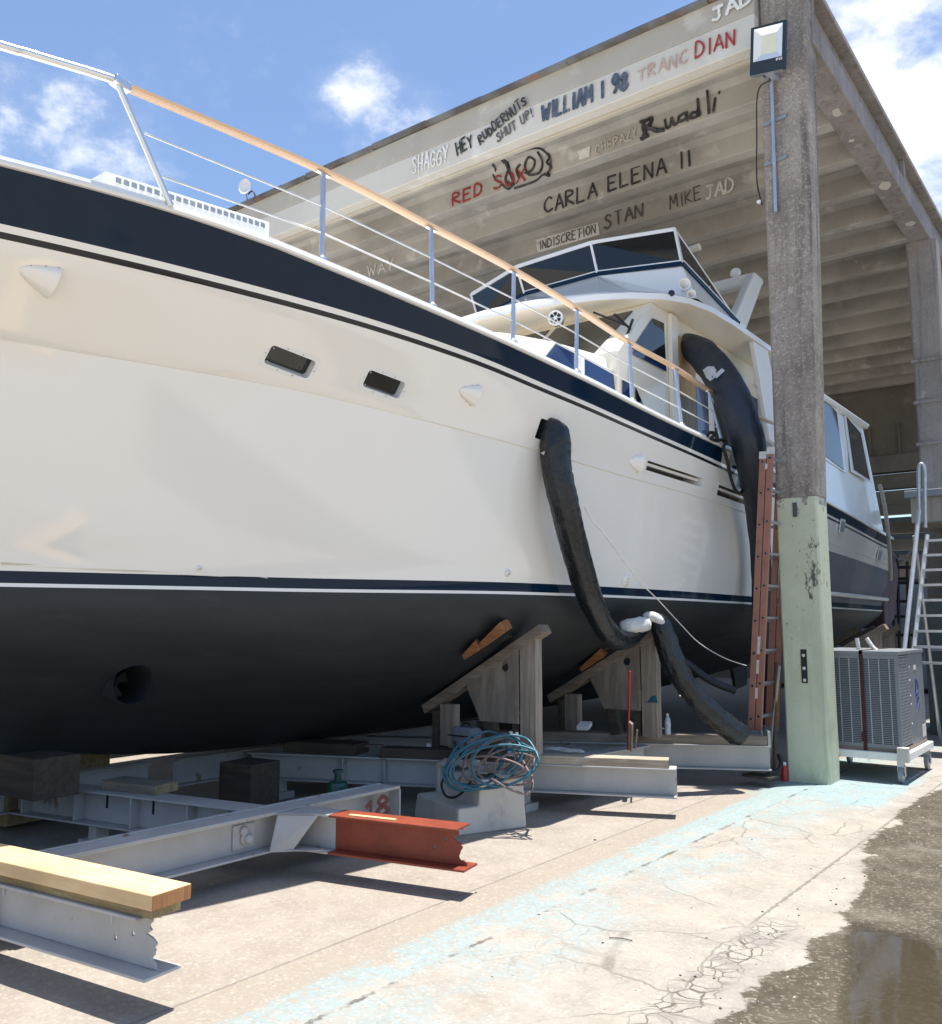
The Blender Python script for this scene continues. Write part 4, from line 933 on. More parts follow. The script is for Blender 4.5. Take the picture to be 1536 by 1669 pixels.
# flybridge coaming up to the windscreen
tc_ = at(1101, 374, X=-4.0); bc_ = at(1112, 428, X=-3.86); tm = at(964, 396, X=-5.0); bm_ = at(975, 445, X=-4.92)
tl = at(843, 435, Z=tm.z + .03); blm = at(856, 478, Z=bm_.z + .10); ts = at(769, 480, Z=tc_.z + .02); bs = at(781, 521, Z=bc_.z + .12)
te = at(1201, 522, X=-3.72); be = V((te.x + .02, te.y, te.z - .05))
front_b = [bc_, bm_, blm, bs]
lowp = [V((-3.66, 8.75, 5.04)), V((-4.5, 8.12, 5.04)), V((-6.2, 7.92, 5.04)), V((-7.6, 8.6, 5.04))]
b = MB(); gap = V((0, 0, -.03))
b.add([V((-3.62, 11.2, 5.04)), *lowp, V((-7.75, 11.2, 5.04)), be, *[p + gap for p in front_b], V((-7.7, 11.2, 5.15))],
      [(0, 1, 7, 6), (1, 2, 8, 7), (2, 3, 9, 8), (3, 4, 10, 9), (4, 5, 11, 10), (0, 6, 11, 5), (6, 7, 8, 9, 10, 11)])
fly = b.build('flybridge', M['white'], yacht, bev=.02)
fl = MB(); glassP = [(tc_, bc_, tm, bm_), (tm, bm_, tl, blm), (tl, blm, ts, bs)]
wsc = MB()
for (a, c, d, e) in glassP:
    n = (c - a).cross(d - a).normalized(); n = n if n.y < 0 else -n
    wsc.prism([a, c, e, d], n * .006)
wsc.prism([tc_, bc_, be, te], (-.006, 0, 0))
ws = wsc.build('windscreen', M['smoke'], fly)
fr = MB()
for p, q in ((tc_, tm), (tm, tl), (tl, ts)): fr.bar(p, q, .03, .05)
for p, q in ((tc_, bc_), (tm, bm_), (tl, blm), (ts, bs)): fr.bar(p + (p - q) * .02, q, .03, .045, up=(0, 1, 0))
fr.bar(tc_, te, .016, .022)
fr.build('screen_frame', M['white'], ws, bev=.004)
fr = MB()
for p, q in ((bc_, bm_), (bm_, blm), (blm, bs)): fr.bar(p + V((0, -.012, -.012)), q + V((0, -.012, -.012)), .02, .055)
fr.bar(bc_ + V((.012, 0, -.012)), be + V((.012, 0, 0)), .02, .05)
fr.build('screen_gasket', M['navy'], ws)
fr = MB(); fr.bar(bc_ + V((0, -.014, .018)), bm_ + V((0, -.014, .018)), .02, .012); fr.bar(bm_ + V((0, -.014, .018)), blm + V((0, -.014, .018)), .02, .012); fr.bar(bc_ + V((.02, 0, .016)), be + V((.02, 0, .03)), .016, .012); fr.build('screen_trim', M['white'], ws)
ax_h = V((.50, -.82, .02)).normalized()
for (px, py, r_) in ((1116, 464, .062), (1127, 480, .045)):
    c = at(px, py, Y=8.62); b = MB(); b.lathe(c - ax_h * .18, ax_h, [(.02, 0), (.02, .06), (r_ * .45, .13), (r_, .20), (r_ * 1.05, .205), (r_ * .85, .20), (r_ * .35, .12), (.004, .1)], 20); b.f.pop(); b.m.pop()
    b.build('horn', M['white'], fly, smooth=True, fix=False)
b = MB(); c = at(1095, 478, Y=8.42); b.lathe(c, (.3, -.9, .1), [(.035, 0), (.03, .02), (.01, .03)], 14); b.build('nav_light', M['floodframe'], fly, smooth=True)
b = MB(); c0, c1 = at(1118, 410, Y=9.7), at(1141, 402, Y=9.7); b.tube([c0 - (c1 - c0) * 1.5, c1], .045, 16); b.build('searchlight', M['creamhouse'], fly, smooth=True)
b = MB(); c = at(1146, 462, X=-3.85)
b.tube([c + V((-.05, -.1, .03)), c + V((.03, .12, -.02))], .016, 8); b.tube([c + V((0, 0, .06)), c + V((0, .01, -.07))], .014, 8); b.obox(c + V((0, .02, -.05)), (.02, 0, 0), (0, .05, 0), (0, 0, .015)); b.build('clamp', M['white'], fly, smooth=True)
# round speaker under the brow
c = at(906, 518, Y=7.78); b = MB(); axs = V((.30, -.95, -.05)).normalized(); b.lathe(c + axs * -.10, axs, [(.06, 0), (.082, .03), (.085, .10), (.075, .115), (.066, .112), (.066, .104), (.004, .104)], 24, 0)
sp = b.build('speaker', [M['white']], brow, smooth=True)
b = MB(); q_ = axs.cross(V((0, 0, 1))).normalized(); e_ = q_.cross(axs)
for k in range(6):
    an = k * math.pi / 3; s1 = an + .14; s2 = an + .9; cc = c + axs * .006
    b.prism([cc + (q_ * math.cos(s1) + e_ * math.sin(s1)) * .025, cc + (q_ * math.cos(s1) + e_ * math.sin(s1)) * .058, cc + (q_ * math.cos((s1 + s2) / 2) + e_ * math.sin((s1 + s2) / 2)) * .062, cc + (q_ * math.cos(s2) + e_ * math.sin(s2)) * .058, cc + (q_ * math.cos(s2) + e_ * math.sin(s2)) * .025], axs * .004)
b.build('speaker_slot', M['black'], sp)
# radar arch
A0 = at(1211, 532, X=-3.72); A1 = at(1239, 457, Y=A0.y + .75)
b = MB()
def leg(p, q, sg):
    ex = V((.10, 0, 0)); w0, w1 = .26, .15
    b.prism([p + V((0, -w0, 0)), p + V((0, w0 * .55, 0)), q + V((0, w1, .02)), q + V((0, -w1, .06))], V((-.13 * sg, 0, 0)))
leg(A0, A1, 1); mir = lambda p: V((2 * CL - p.x, p.y, p.z)); leg(mir(A0), mir(A1), -1)
q = [A1 + V((0, -.16, .07)), A1 + V((0, .15, .07)), A1 + V((0, .15, -.02)), A1 + V((0, -.10, -.06))]
b.prism(q, V((2 * (CL - A1.x), 0, 0)))
arch = b.build('radar_arch', M['white'], yacht, bev=.03, seg=3)
c = at(1198, 446, Y=A1.y - .05); b = MB(); b.lathe(c + V((.0, .06, 0)), (.2, -.95, .05), [(.03, 0), (.065, .02), (.07, .08), (.05, .10), (.02, .095)], 18); b.build('deck_light', M['white'], arch, smooth=True)
# wing support aft of the side door
b = MB(); P = [at(x, y, X=-3.55) for x, y in ((1229, 556), (1252, 570), (1285, 740), (1256, 716))]; b.prism(P, (-.06, 0, 0)); b.build('wing_support', M['white'], yacht, bev=.01)
# stern details
b = MB(); P = [(at(1434, 862, X=-3.5)), at(1452, 868, X=-3.5), at(1466, 935, X=-3.5), at(1459, 1010, X=-3.5), at(1444, 1025, X=-3.5)]
b.prism(P, (-3.8, .6, 0)); b.build('stern_cover', M['canvas'], yacht, bev=.03)
tubep('rub_strake', [V((CL + halfrow(.35, y, 0) + .01, y, 1.98)) for y in (11.5, 12.5, 13.5, 14.5, 15.6)], .03, M['white'], yacht, 8)
for (px, py, w_, h_) in ((1371, 858, .10, .2), (1432, 905, .12, .22)):
    c = onhull(px, py); n, ty, up = frame(c); b = MB(); b.prism(rrect(c + n * .012, n, ty, up, w_ * 2.2, h_, .02, 2), n * .012); o = b.build('stern_port', M['white'], yacht)
    b = MB(); b.prism(rrect(c + n * .026, n, ty, up, w_ * 1.6, h_ * .7, .015, 2), n * .004); b.build('pane', M['trimgrey'], o)
# keel shoe blocks are on the yard, rudder and shafts
b = MB(); b.prism([(CL - .03, 14.4, 1.2), (CL - .03, 15.3, 1.2), (CL - .03, 15.2, .55), (CL - .03, 14.7, .5)], (.06, 0, 0)); b.build('rudder', M['antifoul'], yacht, bev=.02)

# whole yacht scaled up about the camera; it then lies further into the shed
YS = 1.158
yacht.scale = (YS, YS, YS); yacht.location = (-6.601, 9.264, .477)
def cam_scaled(p): return V((p.x * YS, p.y * YS, 1.6 + (p.z - 1.6) * YS))

# ------------------------------------------------------------------ steel cradle under the yacht
cradle = thing('boat_cradle', (-5, 4.5, 0), 'grey welded steel boat cradle of long I-beams with one red end', 'cradle')
def ibeam(b, p0, p1, wd=.19, h=.24, z=.16, tf=.014, tw=.012, jag=0, m=0, holes=None, cap=0.):
    p0, p1 = V((p0[0], p0[1], 0)), V((p1[0], p1[1], 0)); d = (p1 - p0); L = d.length; d.normalize(); s = V((-d.y, d.x, 0))
    b.obox((p0 + p1) / 2 + V((0, 0, z + tf / 2)), d * (L / 2), s * (wd / 2), V((0, 0, tf / 2)), m)
    rng = random.Random(int(L * 1000) + jag); L2 = L - (.05 if jag else 0)
    b.obox(p0 + d * (L2 / 2) + V((0, 0, z + h - tf / 2)), d * (L2 / 2), s * (wd / 2), V((0, 0, tf / 2)), m)
    top = z + h - tf - .0006; bot = z + tf + .0006
    end = [(L, bot)]
    if jag:
        n = 22
        end = [(L - .02, bot)] + [(L - .03 - .045 * noise.noise(V((i * .33, jag * 1.7, 2))) - (.05 if i > n * .6 else .015) - rng.uniform(0, .012), bot + (top - bot) * i / n) for i in range(1, n)] + [(L - .02, top)]
    else: end = [(L, bot), (L, top)]
    poly = [p0 + V((0, 0, bot))] + [p0 + d * x + V((0, 0, zz)) for x, zz in end] + [p0 + V((0, 0, top))]
    b.prism([q - s * (tw / 2) for q in poly], s * tw, m)
    return d, s
def stiff(b, p, d, s, wd, h, z, m=0, th=.012):
    for sg in (-1, 1): b.obox(V((p[0], p[1], z + h / 2)) + s * (sg * (wd / 4 - .001)), d * (th / 2), s * (wd / 4 - .006), V((0, 0, h / 2 - .016)), m)
def holes(p, d, s, spots, z):
    out = []
    for (a, zz, r_) in spots:
        c = MB(); q = V((p[0], p[1], 0)) - d * a + V((0, 0, z + zz)); c.lathe(q - s * .05, s, [(r_, 0), (r_, .1)], 12); out.append(c)
    return out
zA = .16
A1p, A0p = V((-3.365, 2.315)), V((-8.2, 1.75))
b = MB(); d, s = ibeam(b, A0p, A1p, jag=3); o = b.build('cross_beam', M['steelgrey'], cradle, bev=.004)
cut(o, holes(A1p, d, s, [(.30, .20, .011), (.30, .10, .011), (.19, .135, .011)], zA))
o.modifiers.clear()
b = MB()
for a in (1.15, 2.4): q = A1p.to_3d() - d * a; stiff(b, q, d, s, .19, .24, zA)
for a in (.22, .98): q = A1p.to_3d() - d * a - s * .088; b.obox(q + V((0, 0, zA + .215)), d * .005, s * .006, V((0, 0, .02)))
b.build('stiffener', M['steelgrey'], cradle)
b = MB(); L0, L1 = V((-4.69, 2.33)), V((-4.655, 5.09)); dl, sl_ = ibeam(b, L0, L1, .21)
b.obox(V((-4.575, 3.71, .404)), V((.02, 1.37, 0)) * 1, V((.014, 0, 0)), V((0, 0, .004))); b.obox(V((-4.77, 3.71, .404)), V((.02, 1.37, 0)), V((.014, 0, 0)), V((0, 0, .004)))
b.obox(V((-4.65, 5.085, .28)), V((.105, 0, 0)), V((0, .006, 0)), V((0, 0, .104)))
b.build('long_beam', M['steelgrey'], cradle, bev=.003)
b = MB(); c = at(396, 1378, X=-4.662); b.obox(V((-4.66, c.y, .275)), (.008, 0, 0), (0, .085, 0), (0, 0, .075)); b.lathe((-4.655, c.y + .01, .262), (1, 0, 0), [(.045, 0), (.045, .02), (.03, .024), (.028, .045), (.02, .05)], 14); b.lathe((-4.655, c.y - .01, .31), (1, 0, 0), [(.03, 0), (.03, .018), (.02, .03)], 12)
b.build('coupling', M['steelgrey'], cradle, bev=.006)
b = lettering('number', '18', (-4.55, 4.72, .225), (-4.55, 4.98, .225), .125, .03, None, None, nrm=(1, 0, 0)); o = b.build('number', M['rustbrown'], cradle, fix=False)
# red arm with its grey gusset
R1, R0 = V((-3.335, 4.36)), V((-4.27, 4.17)); b = MB(); d, s = ibeam(b, R0, R1, .185, jag=5); o = b.build('red_beam', M['primer'], cradle, bev=.003)
cut(o, holes(R1, d, s, [(.07, .19, .010), (.16, .155, .010), (.24, .10, .010), (.06, .06, .017)], zA)); o['label'] = 'red primed beam end with torn web'
b = MB(); ibeam(b, V((-4.55, 4.115)), R0 - V((d.x, d.y)) * .002, .187); sd = s
b.prism([V((-4.545, 4.0, .395)), V((-4.545, 3.90, .395)), V((-4.32, 4.07, .395)), V((-4.28, 4.18, .395))], (0, 0, .006))
b.prism([V((-4.548, 3.86, .17)), V((-4.548, 3.92, .39)), V((-4.33, 4.07, .39)), V((-4.45, 3.96, .17))], V((-.01, .012, 0)))
b.prism([V((-4.548, 3.88, .176)), V((-4.32, 4.03, .176)), V((-4.28, 4.09, .176)), V((-4.548, 4.04, .176))], (0, 0, .008))
b.build('gusset', M['steelgrey'], cradle, bev=.003)
# cross beam behind, with web stiffeners
B0, B1p = V((-7.12, 3.53)), V((-4.78, 3.95)); b = MB(); d, s = ibeam(b, B0, B1p, .2)
for a in (.18, .75, 1.32, 1.85, 2.2): q = B0.to_3d() + d * a; stiff(b, q, d, s, .2, .24, zA)
b.build('cross_beam', M['steelgrey'], cradle, bev=.003)
b = MB()
for a in (1.1, 1.55): q = B0.to_3d() + d * a - s * .1; b.obox(q + V((0, 0, zA + .185)), d * .006, s * .006, V((0, 0, .045)))
b.build('bolt', M['black'], cradle)
b = MB(); ibeam(b, V((-7.2, 1.9)), V((-7.06, 4.62)), .14); b.obox(V((-7.09, 3.3, .404)), V((.065, 1.3, 0)), V((.01, 0, 0)), V((0, 0, .004))); b.obox(V((-7.18, 3.3, .404)), V((.065, 1.3, 0)), V((.01, 0, 0)), V((0, 0, .004))); b.build('long_beam', M['steelgrey'], cradle, bev=.003)
b = MB(); C0, C1 = V((-6.9, 5.62)), V((-3.30, 7.15)); d, s = ibeam(b, C0, C1, .19)
for a in (.95, 1.35, 1.9): stiff(b, C0.to_3d() + d * a, d, s, .19, .24, zA)
b.build('cross_beam', M['steelgrey'], cradle, bev=.003)
b = MB(); ibeam(b, V((-4.36, 6.85)), V((-4.18, 8.3)), .17); b.build('long_beam', M['steelgrey'], cradle, bev=.003)
b = MB(); D0, D1 = V((-7.0, 7.0)), V((-3.17, 9.03)); d, s = ibeam(b, D0, D1, .2); dD = d
b.obox(D1.to_3d() - d * .012 + V((0, 0, .47)), d * .014, s * .09, V((0, 0, .07))); b.build('cross_beam', M['steelgrey'], cradle, bev=.003)
b = MB(); ibeam(b, V((-7.1, 4.9)), V((-6.95, 9.2)), .16); b.build('long_beam', M['steelgrey'], cradle)
for (x, y) in ((-6.6, 1.95), (-6.9, 4.4), (-6.6, 5.7), (-4.75, 4.9), (-6.3, 7.3), (-6.2, 3.68), (-5.6, 2.06), (-4.5, 6.62), (-4.6, 8.25)):
    b = MB(); b.box((x - .05, y - .05, .06), (x + .05, y + .05, .16)); b.box((x - .10, y - .10, 0), (x + .10, y + .10, .06)); b.build('foot', M['steelgrey'], cradle)

# ------------------------------------------------------------------ timber on and round the cradle
def plank(name, p0, p1, wd, z0, h, mats, label, cat='timber', ends=None, group=None):
    p0, p1 = V((p0[0], p0[1], z0 + h / 2)), V((p1[0], p1[1], z0 + h / 2)); d = (p1 - p0); L = d.length; d.normalize(); s = V((-d.y, d.x, 0))
    me_ = MB(); me_.box((-L / 2, -wd / 2, 0), (L / 2, wd / 2, h))
    o = me_.build(name, mats, None, bev=.004)
    o.location = (p0 + p1) / 2 - V((0, 0, h / 2)); o.rotation_euler = (0, 0, math.atan2(d.y, d.x))
    if ends:
        for pl in o.data.polygons:
            if abs(pl.normal.x) > .9: pl.material_index = 1
    return tag(o, label, cat, group)
dA = (A1p - A0p).normalized()
sA = V((-dA.y, dA.x))
plank('lower_plank', A1p - dA * 3.2, A1p + dA * .005, .155, .4006, .042, [M['greenpine'], M['greenpine']], 'dull greenish board sandwiched under the fresh yellow plank', 'plank')
plank('upper_plank', A1p - dA * 3.0, A1p + dA * .035, .205, .4432, .062, [M['pine'], M['pineend']], 'fresh yellow pine plank lying uppermost on the near grey beam', 'plank', ends=True)
q = at(217, 1290, Z=.40); plank('timber_block', q.xy + V((-.27, .0)), q.xy + V((.25, .11)), .22, .4008, .065, [M['oldwoodx'], M['greenpine']], 'brown board lying across the stiffened grey beam', 'plank', ends=True)
b = MB(); q0, q1 = at(570, 1329, Z=.402), at(645, 1337, Z=.402); b.bar(q0, q1, .035, .012); tag(b.build('wood_strip', M['pine'], None), 'thin pale wood strip lying on top of the red beam', 'wood strip')
dC = (C1 - C0).normalized()
plank('beam_plank', C1 - dC * 1.28, C1 - dC * .06, .17, .4006, .07, [M['bleached'], M['darkwood']], 'sun bleached plank bolted along the beam behind the concrete steps', 'plank', ends=True)
plank('dark_plank', C1 - dC * 2.6, C1 - dC * 1.3, .19, .4006, .085, [M['darkwood'], M['darkwood']], 'dark grey plank carrying the first wooden stand', 'plank')
d2 = V((dD.x, dD.y))
plank('sill_plank', D1 - d2 * 3.0, D1 - d2 * .03, .17, .4008, .09, [M['oldwoodx'], M['darkwood']], 'grey weathered plank on the cross beam beside the column', 'plank', ends=True)
# blocking under the keel
def blk(name, c, dx, dy, z0, h, mat, label, rot=0, cat='timber block'):
    m_ = MB(); m_.box((-dx / 2, -dy / 2, 0), (dx / 2, dy / 2, h)); o = m_.build(name, mat, None, bev=.008); o.location = (c[0], c[1], z0); o.rotation_euler = (0, 0, rot); return tag(o, label, cat)
blk('keel_block', (-6.6, 3.3, 0), .9, .34, .40, .28, M['darkwood'], 'large dark timber under the bow end of the keel', .05)
q = at(55, 1262, X=-7.5); blk('bow_block', (q.x, q.y), .75, .9, .06, .52, M['greenpine'], 'big olive tinted timber crib deep under the bow', .1)
far_ = thing('spare_beam', (-8.6, 4.3, 0), 'olive lit spare I-beam lying beyond the keel', 'steel beam')
b = MB(); ibeam(b, V((-9.4, 2.6)), V((-7.9, 4.75)), .16, .2, .30); b.build('beam', M['greenpine'], far_); b = MB(); b.box((-8.9, 3.2, 0), (-8.6, 3.6, .3)); b.build('foot', M['darkwood'], far_)
blk('keel_block', (-6.1, 4.95, 0), .36, .34, .0, .46, M['darkwood'], 'tall squat timber stack between the two grey frames', .12)
blk('keel_block', (-5.72, 5.05, 0), .5, .26, .0, .12, M['darkwood'], 'low dark timber lying beside the squat stack', .1)
blk('keel_block', (-6.3, 6.0, 0), .75, .3, .402, .10, M['darkwood'], 'dark timber bridging the beam under midships', .3)
blk('keel_block', (-6.6, 9.4, 0), .5, .4, 0, .45, M['darkwood'], 'dark timber pile deep under the hull', .1)
blk('jack_block', (-4.96, 4.85, 0), .42, .30, .0, .17, M['darkwood'], 'stained timber under the green bottle jack', .12)
q = V((-4.97, 4.86, .17)); jk = thing('bottle_jack', q, 'dark green bottle jack standing on a timber block', 'jack')
b = MB(); b.box(q + V((-.10, -.08, 0)), q + V((.10, .08, .025))); b.build('jack_base', M['jack'], jk, bev=.004)
b = MB(); b.lathe(q + V((0, 0, .025)), (0, 0, 1), [(.072, 0), (.075, .02), (.075, .20), (.068, .225), (.04, .235)], 20); b.lathe(q + V((.085, -.03, .02)), (0, 0, 1), [(.022, 0), (.022, .10), (.012, .13)], 10); b.build('jack_body', M['jack'], jk, smooth=True)
b = MB(); b.lathe(q + V((0, 0, .26)), (0, 0, 1), [(.026, -.02), (.026, .06), (.04, .062), (.04, .08)], 14); b.build('ram', M['jack'], jk, smooth=True)
b = MB(); b.obox(q + V((.052, -.056, .13)), V((.018, .018, 0)), V((.002, -.002, 0)), V((0, 0, .05))); b.build('sticker', M['sticker'], jk)
for (px, py, w_, l_, lab) in ((600, 1216, .30, .10, 'thin pale slat lying in the shade on the long grey beam'), (565, 1200, .42, .07, 'pale board end poking out under the hull')):
    c = at(px, py, Z=.46); o = blk('wood_offcut', (c.x, c.y), w_, l_, .455, .02, M['oldwoodx'], lab, .5, 'wood offcut')

# ------------------------------------------------------------------ wooden hull stands
def stand(name, Y, lab, group='wooden stands propping the hull'):
    r_ = thing(name, (-4.8, Y, .40), lab, 'hull stand', group)
    def P(px, py, y=Y): return at(px, py, Y=y)
    z0 = .486
    xl, xr = -5.34, -4.435
    b = MB(); b.box((xr, Y - .005, z0), (xr + .165, Y + .10, 1.475)); b.build('post', M['oldwood'], r_, bev=.006)
    b = MB(); b.box((xl, Y + .01, z0), (xl + .16, Y + .11, .86)); b.build('post', M['oldwood'], r_, bev=.006)
    b = MB(); b.box((xl - .06, Y - .03, z0 - .05), (xl - .002, Y + .15, .80)); b.build('side_board', M['darkwood'], r_, bev=.004)
    # sloping head beam, along the deadrise
    b = MB(); b.bar((-5.52, Y + .05, .80), (-4.20, Y + .05, 1.555), .15, .085); b.build('head_beam', M['oldwoodx'], r_, bev=.006)
    b = MB(); b.bar((-5.06, Y + .05, 1.235), (-4.56, Y + .05, 1.52), .17, .09); b.build('head_pad', M['darkwood'], r_, bev=.008)
    # plywood gusset with a round hole
    poly = [(-4.445, 1.40), (-4.445, .74), (-4.85, .74), (-5.0, 1.02), (-5.0, 1.09)]
    b = MB(); b.prism([(x, Y - .02, z) for x, z in poly], (0, .022, 0)); o = b.build('gusset_plate', M['plygrey'], r_)
    c = MB(); c.lathe((-4.585, Y - .1, 1.22), (0, 1, 0), [(.042, 0), (.042, .3)], 18); cut(o, [c])
    b = MB(); b.bar((-4.74, Y + .05, z0), (-4.86, Y + .05, 1.08), .09, .11, up=(1, 0, 0)); b.build('brace', M['darkwood'], r_, bev=.005)
    b = MB(); b.bar((-4.50, Y + .06, z0), (-4.50, Y + .06, .76), .08, .07, up=(1, 0, 0))
    for z in (.58, .69): b.lathe((-4.50, Y + .02, z), (0, -1, 0), [(.012, 0), (.010, .015)], 8)
    b.build('bolt_plate', M['darkwood'], r_)
    return r_
s1 = stand('hull_stand', 6.5, 'weathered wooden stand behind the concrete steps with hose')
b = MB(); p0 = at(765, 1062, Y=6.45); p1_ = at(785, 1044, Y=6.6)
def wedge(c, ex, ey, ez, lab):
    b = MB(); c = V(c); ex, ey, ez = V(ex), V(ey), V(ez)
    b.add([c - ex - ey - ez * .5, c + ex - ey - ez, c + ex + ey - ez, c - ex + ey - ez * .5, c - ex - ey + ez * .5, c + ex - ey + ez, c + ex + ey + ez, c - ex + ey + ez * .5], [(0, 3, 2, 1), (4, 5, 6, 7), (0, 1, 5, 4), (1, 2, 6, 5), (2, 3, 7, 6), (3, 0, 4, 7)])
    return tag(b.build('wedge', M['orangewood'], None, bev=.004), lab, 'wedge')
dv = V((.82, .0, .57))
def touch(px, py, off): p = cam_scaled(onhull2(px, py)); return p - ray(px, py).normalized() * off
c = touch(770, 1058, .08); wedge(c, dv * .09, V((-.05, .10, .02)), V((-.3, 0, .5)) * .08, 'orange wooden wedge, lower one on the stand behind the steps')
c = touch(806, 1035, .09); wedge(c, dv * .15, V((-.04, .12, .02)), V((-.3, 0, .5)) * .08, 'longer orange wedge, upper one on the stand behind the steps')
off2 = at(1048, 1207, Y=8.2).x + 4.435
s2 = dup_tree(s1, (off2, 1.7, 0.0), 'weathered wooden stand under the black duct, with a blue paint mark')
c = touch(968, 1074, .09); wedge(c, dv * .16, V((-.04, .12, .02)), V((-.3, 0, .5)) * .08, 'orange wedge on the stand under the black duct')
b = MB(); c = at(1064, 1140, Y=8.193); b.prism([c + V((-.06, 0, -.035)), c + V((.055, 0, -.03)), c + V((.04, 0, .045)), c + V((-.01, 0, .03))], (0, -.002, 0)); o = b.build('paint_mark', M['hoseblue'], s2); o.data.transform(Matrix.Translation(V((0, 0, 0))))
s3 = dup_tree(s1, (at(1415, 1050, Y=13.2).x + 4.44, 6.7, 0), 'shaded wooden stand near the stern, in front of its twin')
s4 = dup_tree(s1, (at(1440, 1050, Y=14.8).x + 4.44, 8.3, 0), 'shaded wooden stand closest to the stern')

# ------------------------------------------------------------------ concrete steps with rags and hose
Fp = V((-4.33, 5.50, 0)); u_ = V((-.916, .40, 0)); v_ = V((.40, .916, 0))
stp = MB()
def sp_(a, c, z, k=0): return Fp + u_ * a + v_ * c + V((0, 0, z))
def block(a0, a1, c0, c1, z0, z1, t_=.02):
    lo = [sp_(a0, c0, z0), sp_(a1, c0, z0), sp_(a1, c1, z0), sp_(a0, c1, z0)]; hi = [sp_(a0 + t_, c0 + t_, z1), sp_(a1 - t_, c0 + t_, z1), sp_(a1 - t_, c1 - t_, z1), sp_(a0 + t_, c1 - t_, z1)]
    stp.add(lo + hi, [(0, 3, 2, 1), (4, 5, 6, 7), (0, 1, 5, 4), (1, 2, 6, 5), (2, 3, 7, 6), (3, 0, 4, 7)])
poly = [(0, 0), (.62, 0), (.60, .395), (.205, .395), (.195, .20), (.018, .195)]
P = [sp_(0, c, z) for c, z in poly]; Q = [sp_(.78, c, z) for c, z in poly]
P2 = [sp_(.02 * (z > .1), c, z) for c, z in poly]; Q2 = [sp_(.78 - .02 * (z > .1), c, z) for c, z in poly]
stp.add(P2 + Q2, [tuple(range(6)), tuple(range(11, 5, -1))] + [((i + 1) % 6, i, 6 + i, 6 + (i + 1) % 6) for i in range(6)])
steps = stp.build('concrete_steps', M['steps'], None, bev=.016, seg=3); tag(steps, 'grey cast concrete steps standing beside the red beam', 'steps')
b = MB(); L_ = [sp_(.76, .19, .20), sp_(.70, .19, .20), sp_(.70, .60, .20), sp_(.76, .60, .20)]; b.prism(L_, (0, 0, .23)); b.build('cheek', M['steps'], steps, bev=.01)
def rag(name, c, sx, sy, h, mat, lab, seed=0, n=12, cat='rag'):
    b = MB(); rng = random.Random(seed)
    for i in range(n + 1):
        for j in range(n + 1):
            x, y = (i / n - .5), (j / n - .5); rr = 1 + .35 * noise.noise(V((x * 3 + seed, y * 3, 1)))
            z = h * (.35 + .65 * abs(noise.noise(V((x * 5, y * 5, seed * 3.1))))) * max(0, 1 - 1.6 * max(abs(x), abs(y)) ** 2)
            b.v.append(V(c) + V((x * sx * rr, y * sy * rr, z + .004)))
    for i in range(n):
        for j in range(n): k = i * (n + 1) + j; b.f.append([k, k + 1, k + n + 2, k + n + 1]); b.m.append(0)
    o = b.build(name, mat, None, smooth=True, ang=80); so_ = o.modifiers.new('s', 'SOLIDIFY'); so_.thickness = .004
    return tag(o, lab, cat)
rag('rag', sp_(.60, .30, .39), .30, .26, .16, M['tanrag'], 'crumpled beige rag under the hose coil on the steps', 1)
rag('rag', sp_(.12, .42, .39), .30, .30, .10, M['tanrag'], 'creased beige cloth at the outer top corner of the steps', 5)
b = MB(); q = [sp_(.30, .195, .395), sp_(.45, .195, .395), sp_(.40, .17, .30), sp_(.33, .165, .345)]; b.prism(q, V((.004, -.01, 0))); tag(b.build('rag', M['cloth'], None), 'small pale rag corner hanging over the step riser', 'rag')
ctr = at(800, 1245, Y=5.85)
def coil(name, loops, r_, mat, lab, seed, n=30):
    rng = random.Random(seed); pts = []
    for (cx, cy, ax_, ay_, tilt, dep) in loops:
        ph = rng.uniform(-.2, .2)
        for i in range(n):
            a = 2 * math.pi * i / n + ph
            x = cx + ax_ * math.cos(a) * math.cos(tilt) - ay_ * math.sin(a) * math.sin(tilt); y = cy + ax_ * math.cos(a) * math.sin(tilt) + ay_ * math.sin(a) * math.cos(tilt)
            pts.append(at(x, y, Y=dep + .16 * math.sin(a + 1.0) - (y - 1245) * .0022))
    P = crom(pts[::2], 3)
    o = tubep(name, P, r_, mat, None, 8); return tag(o, lab, 'hose')
coil('air_hose', [(795, 1240, 62, 33, -.50, 5.74), (790, 1245, 66, 38, -.42, 5.70), (778, 1236, 54, 36, -.62, 5.78), (822, 1240, 54, 40, -.35, 5.72), (806, 1250, 74, 34, -.18, 5.66), (770, 1250, 50, 34, -.5, 5.72)], .0095, M['hoseblue'], 'teal rubber hose coiled loosely over the concrete steps', 3)
coil('brown_hose', [(812, 1238, 50, 30, -.45, 5.86), (824, 1246, 46, 24, -.3, 5.88), (806, 1232, 44, 28, -.55, 5.90), (840, 1248, 34, 20, -.1, 5.92), (815, 1256, 54, 20, .25, 5.80), (798, 1240, 48, 32, -.6, 5.84), (828, 1236, 38, 26, -.4, 5.95)], .0085, M['hosebrown'], 'mauve brown hose tangled among the teal loops', 8)
tag(tubep('power_cable', crom([at(x, y, Y=5.62) for x, y in ((728, 1262), (720, 1278), (726, 1296), (740, 1300), (756, 1290), (768, 1274))], 6), .0095, M['black'], None, 8), 'black cable looping down over the step riser', 'cable')
tag(tubep('power_cable', crom([at(x, y, Y=yy) for x, y, yy in ((800, 1268, 5.62), (830, 1286, 5.70), (858, 1294, 5.86), (868, 1284, 6.0), (868, 1262, 6.06), (866, 1248, 6.05))], 6), .0095, M['hosebrown'], None, 8), 'brown cable drooping round the outer side of the steps', 'cable')

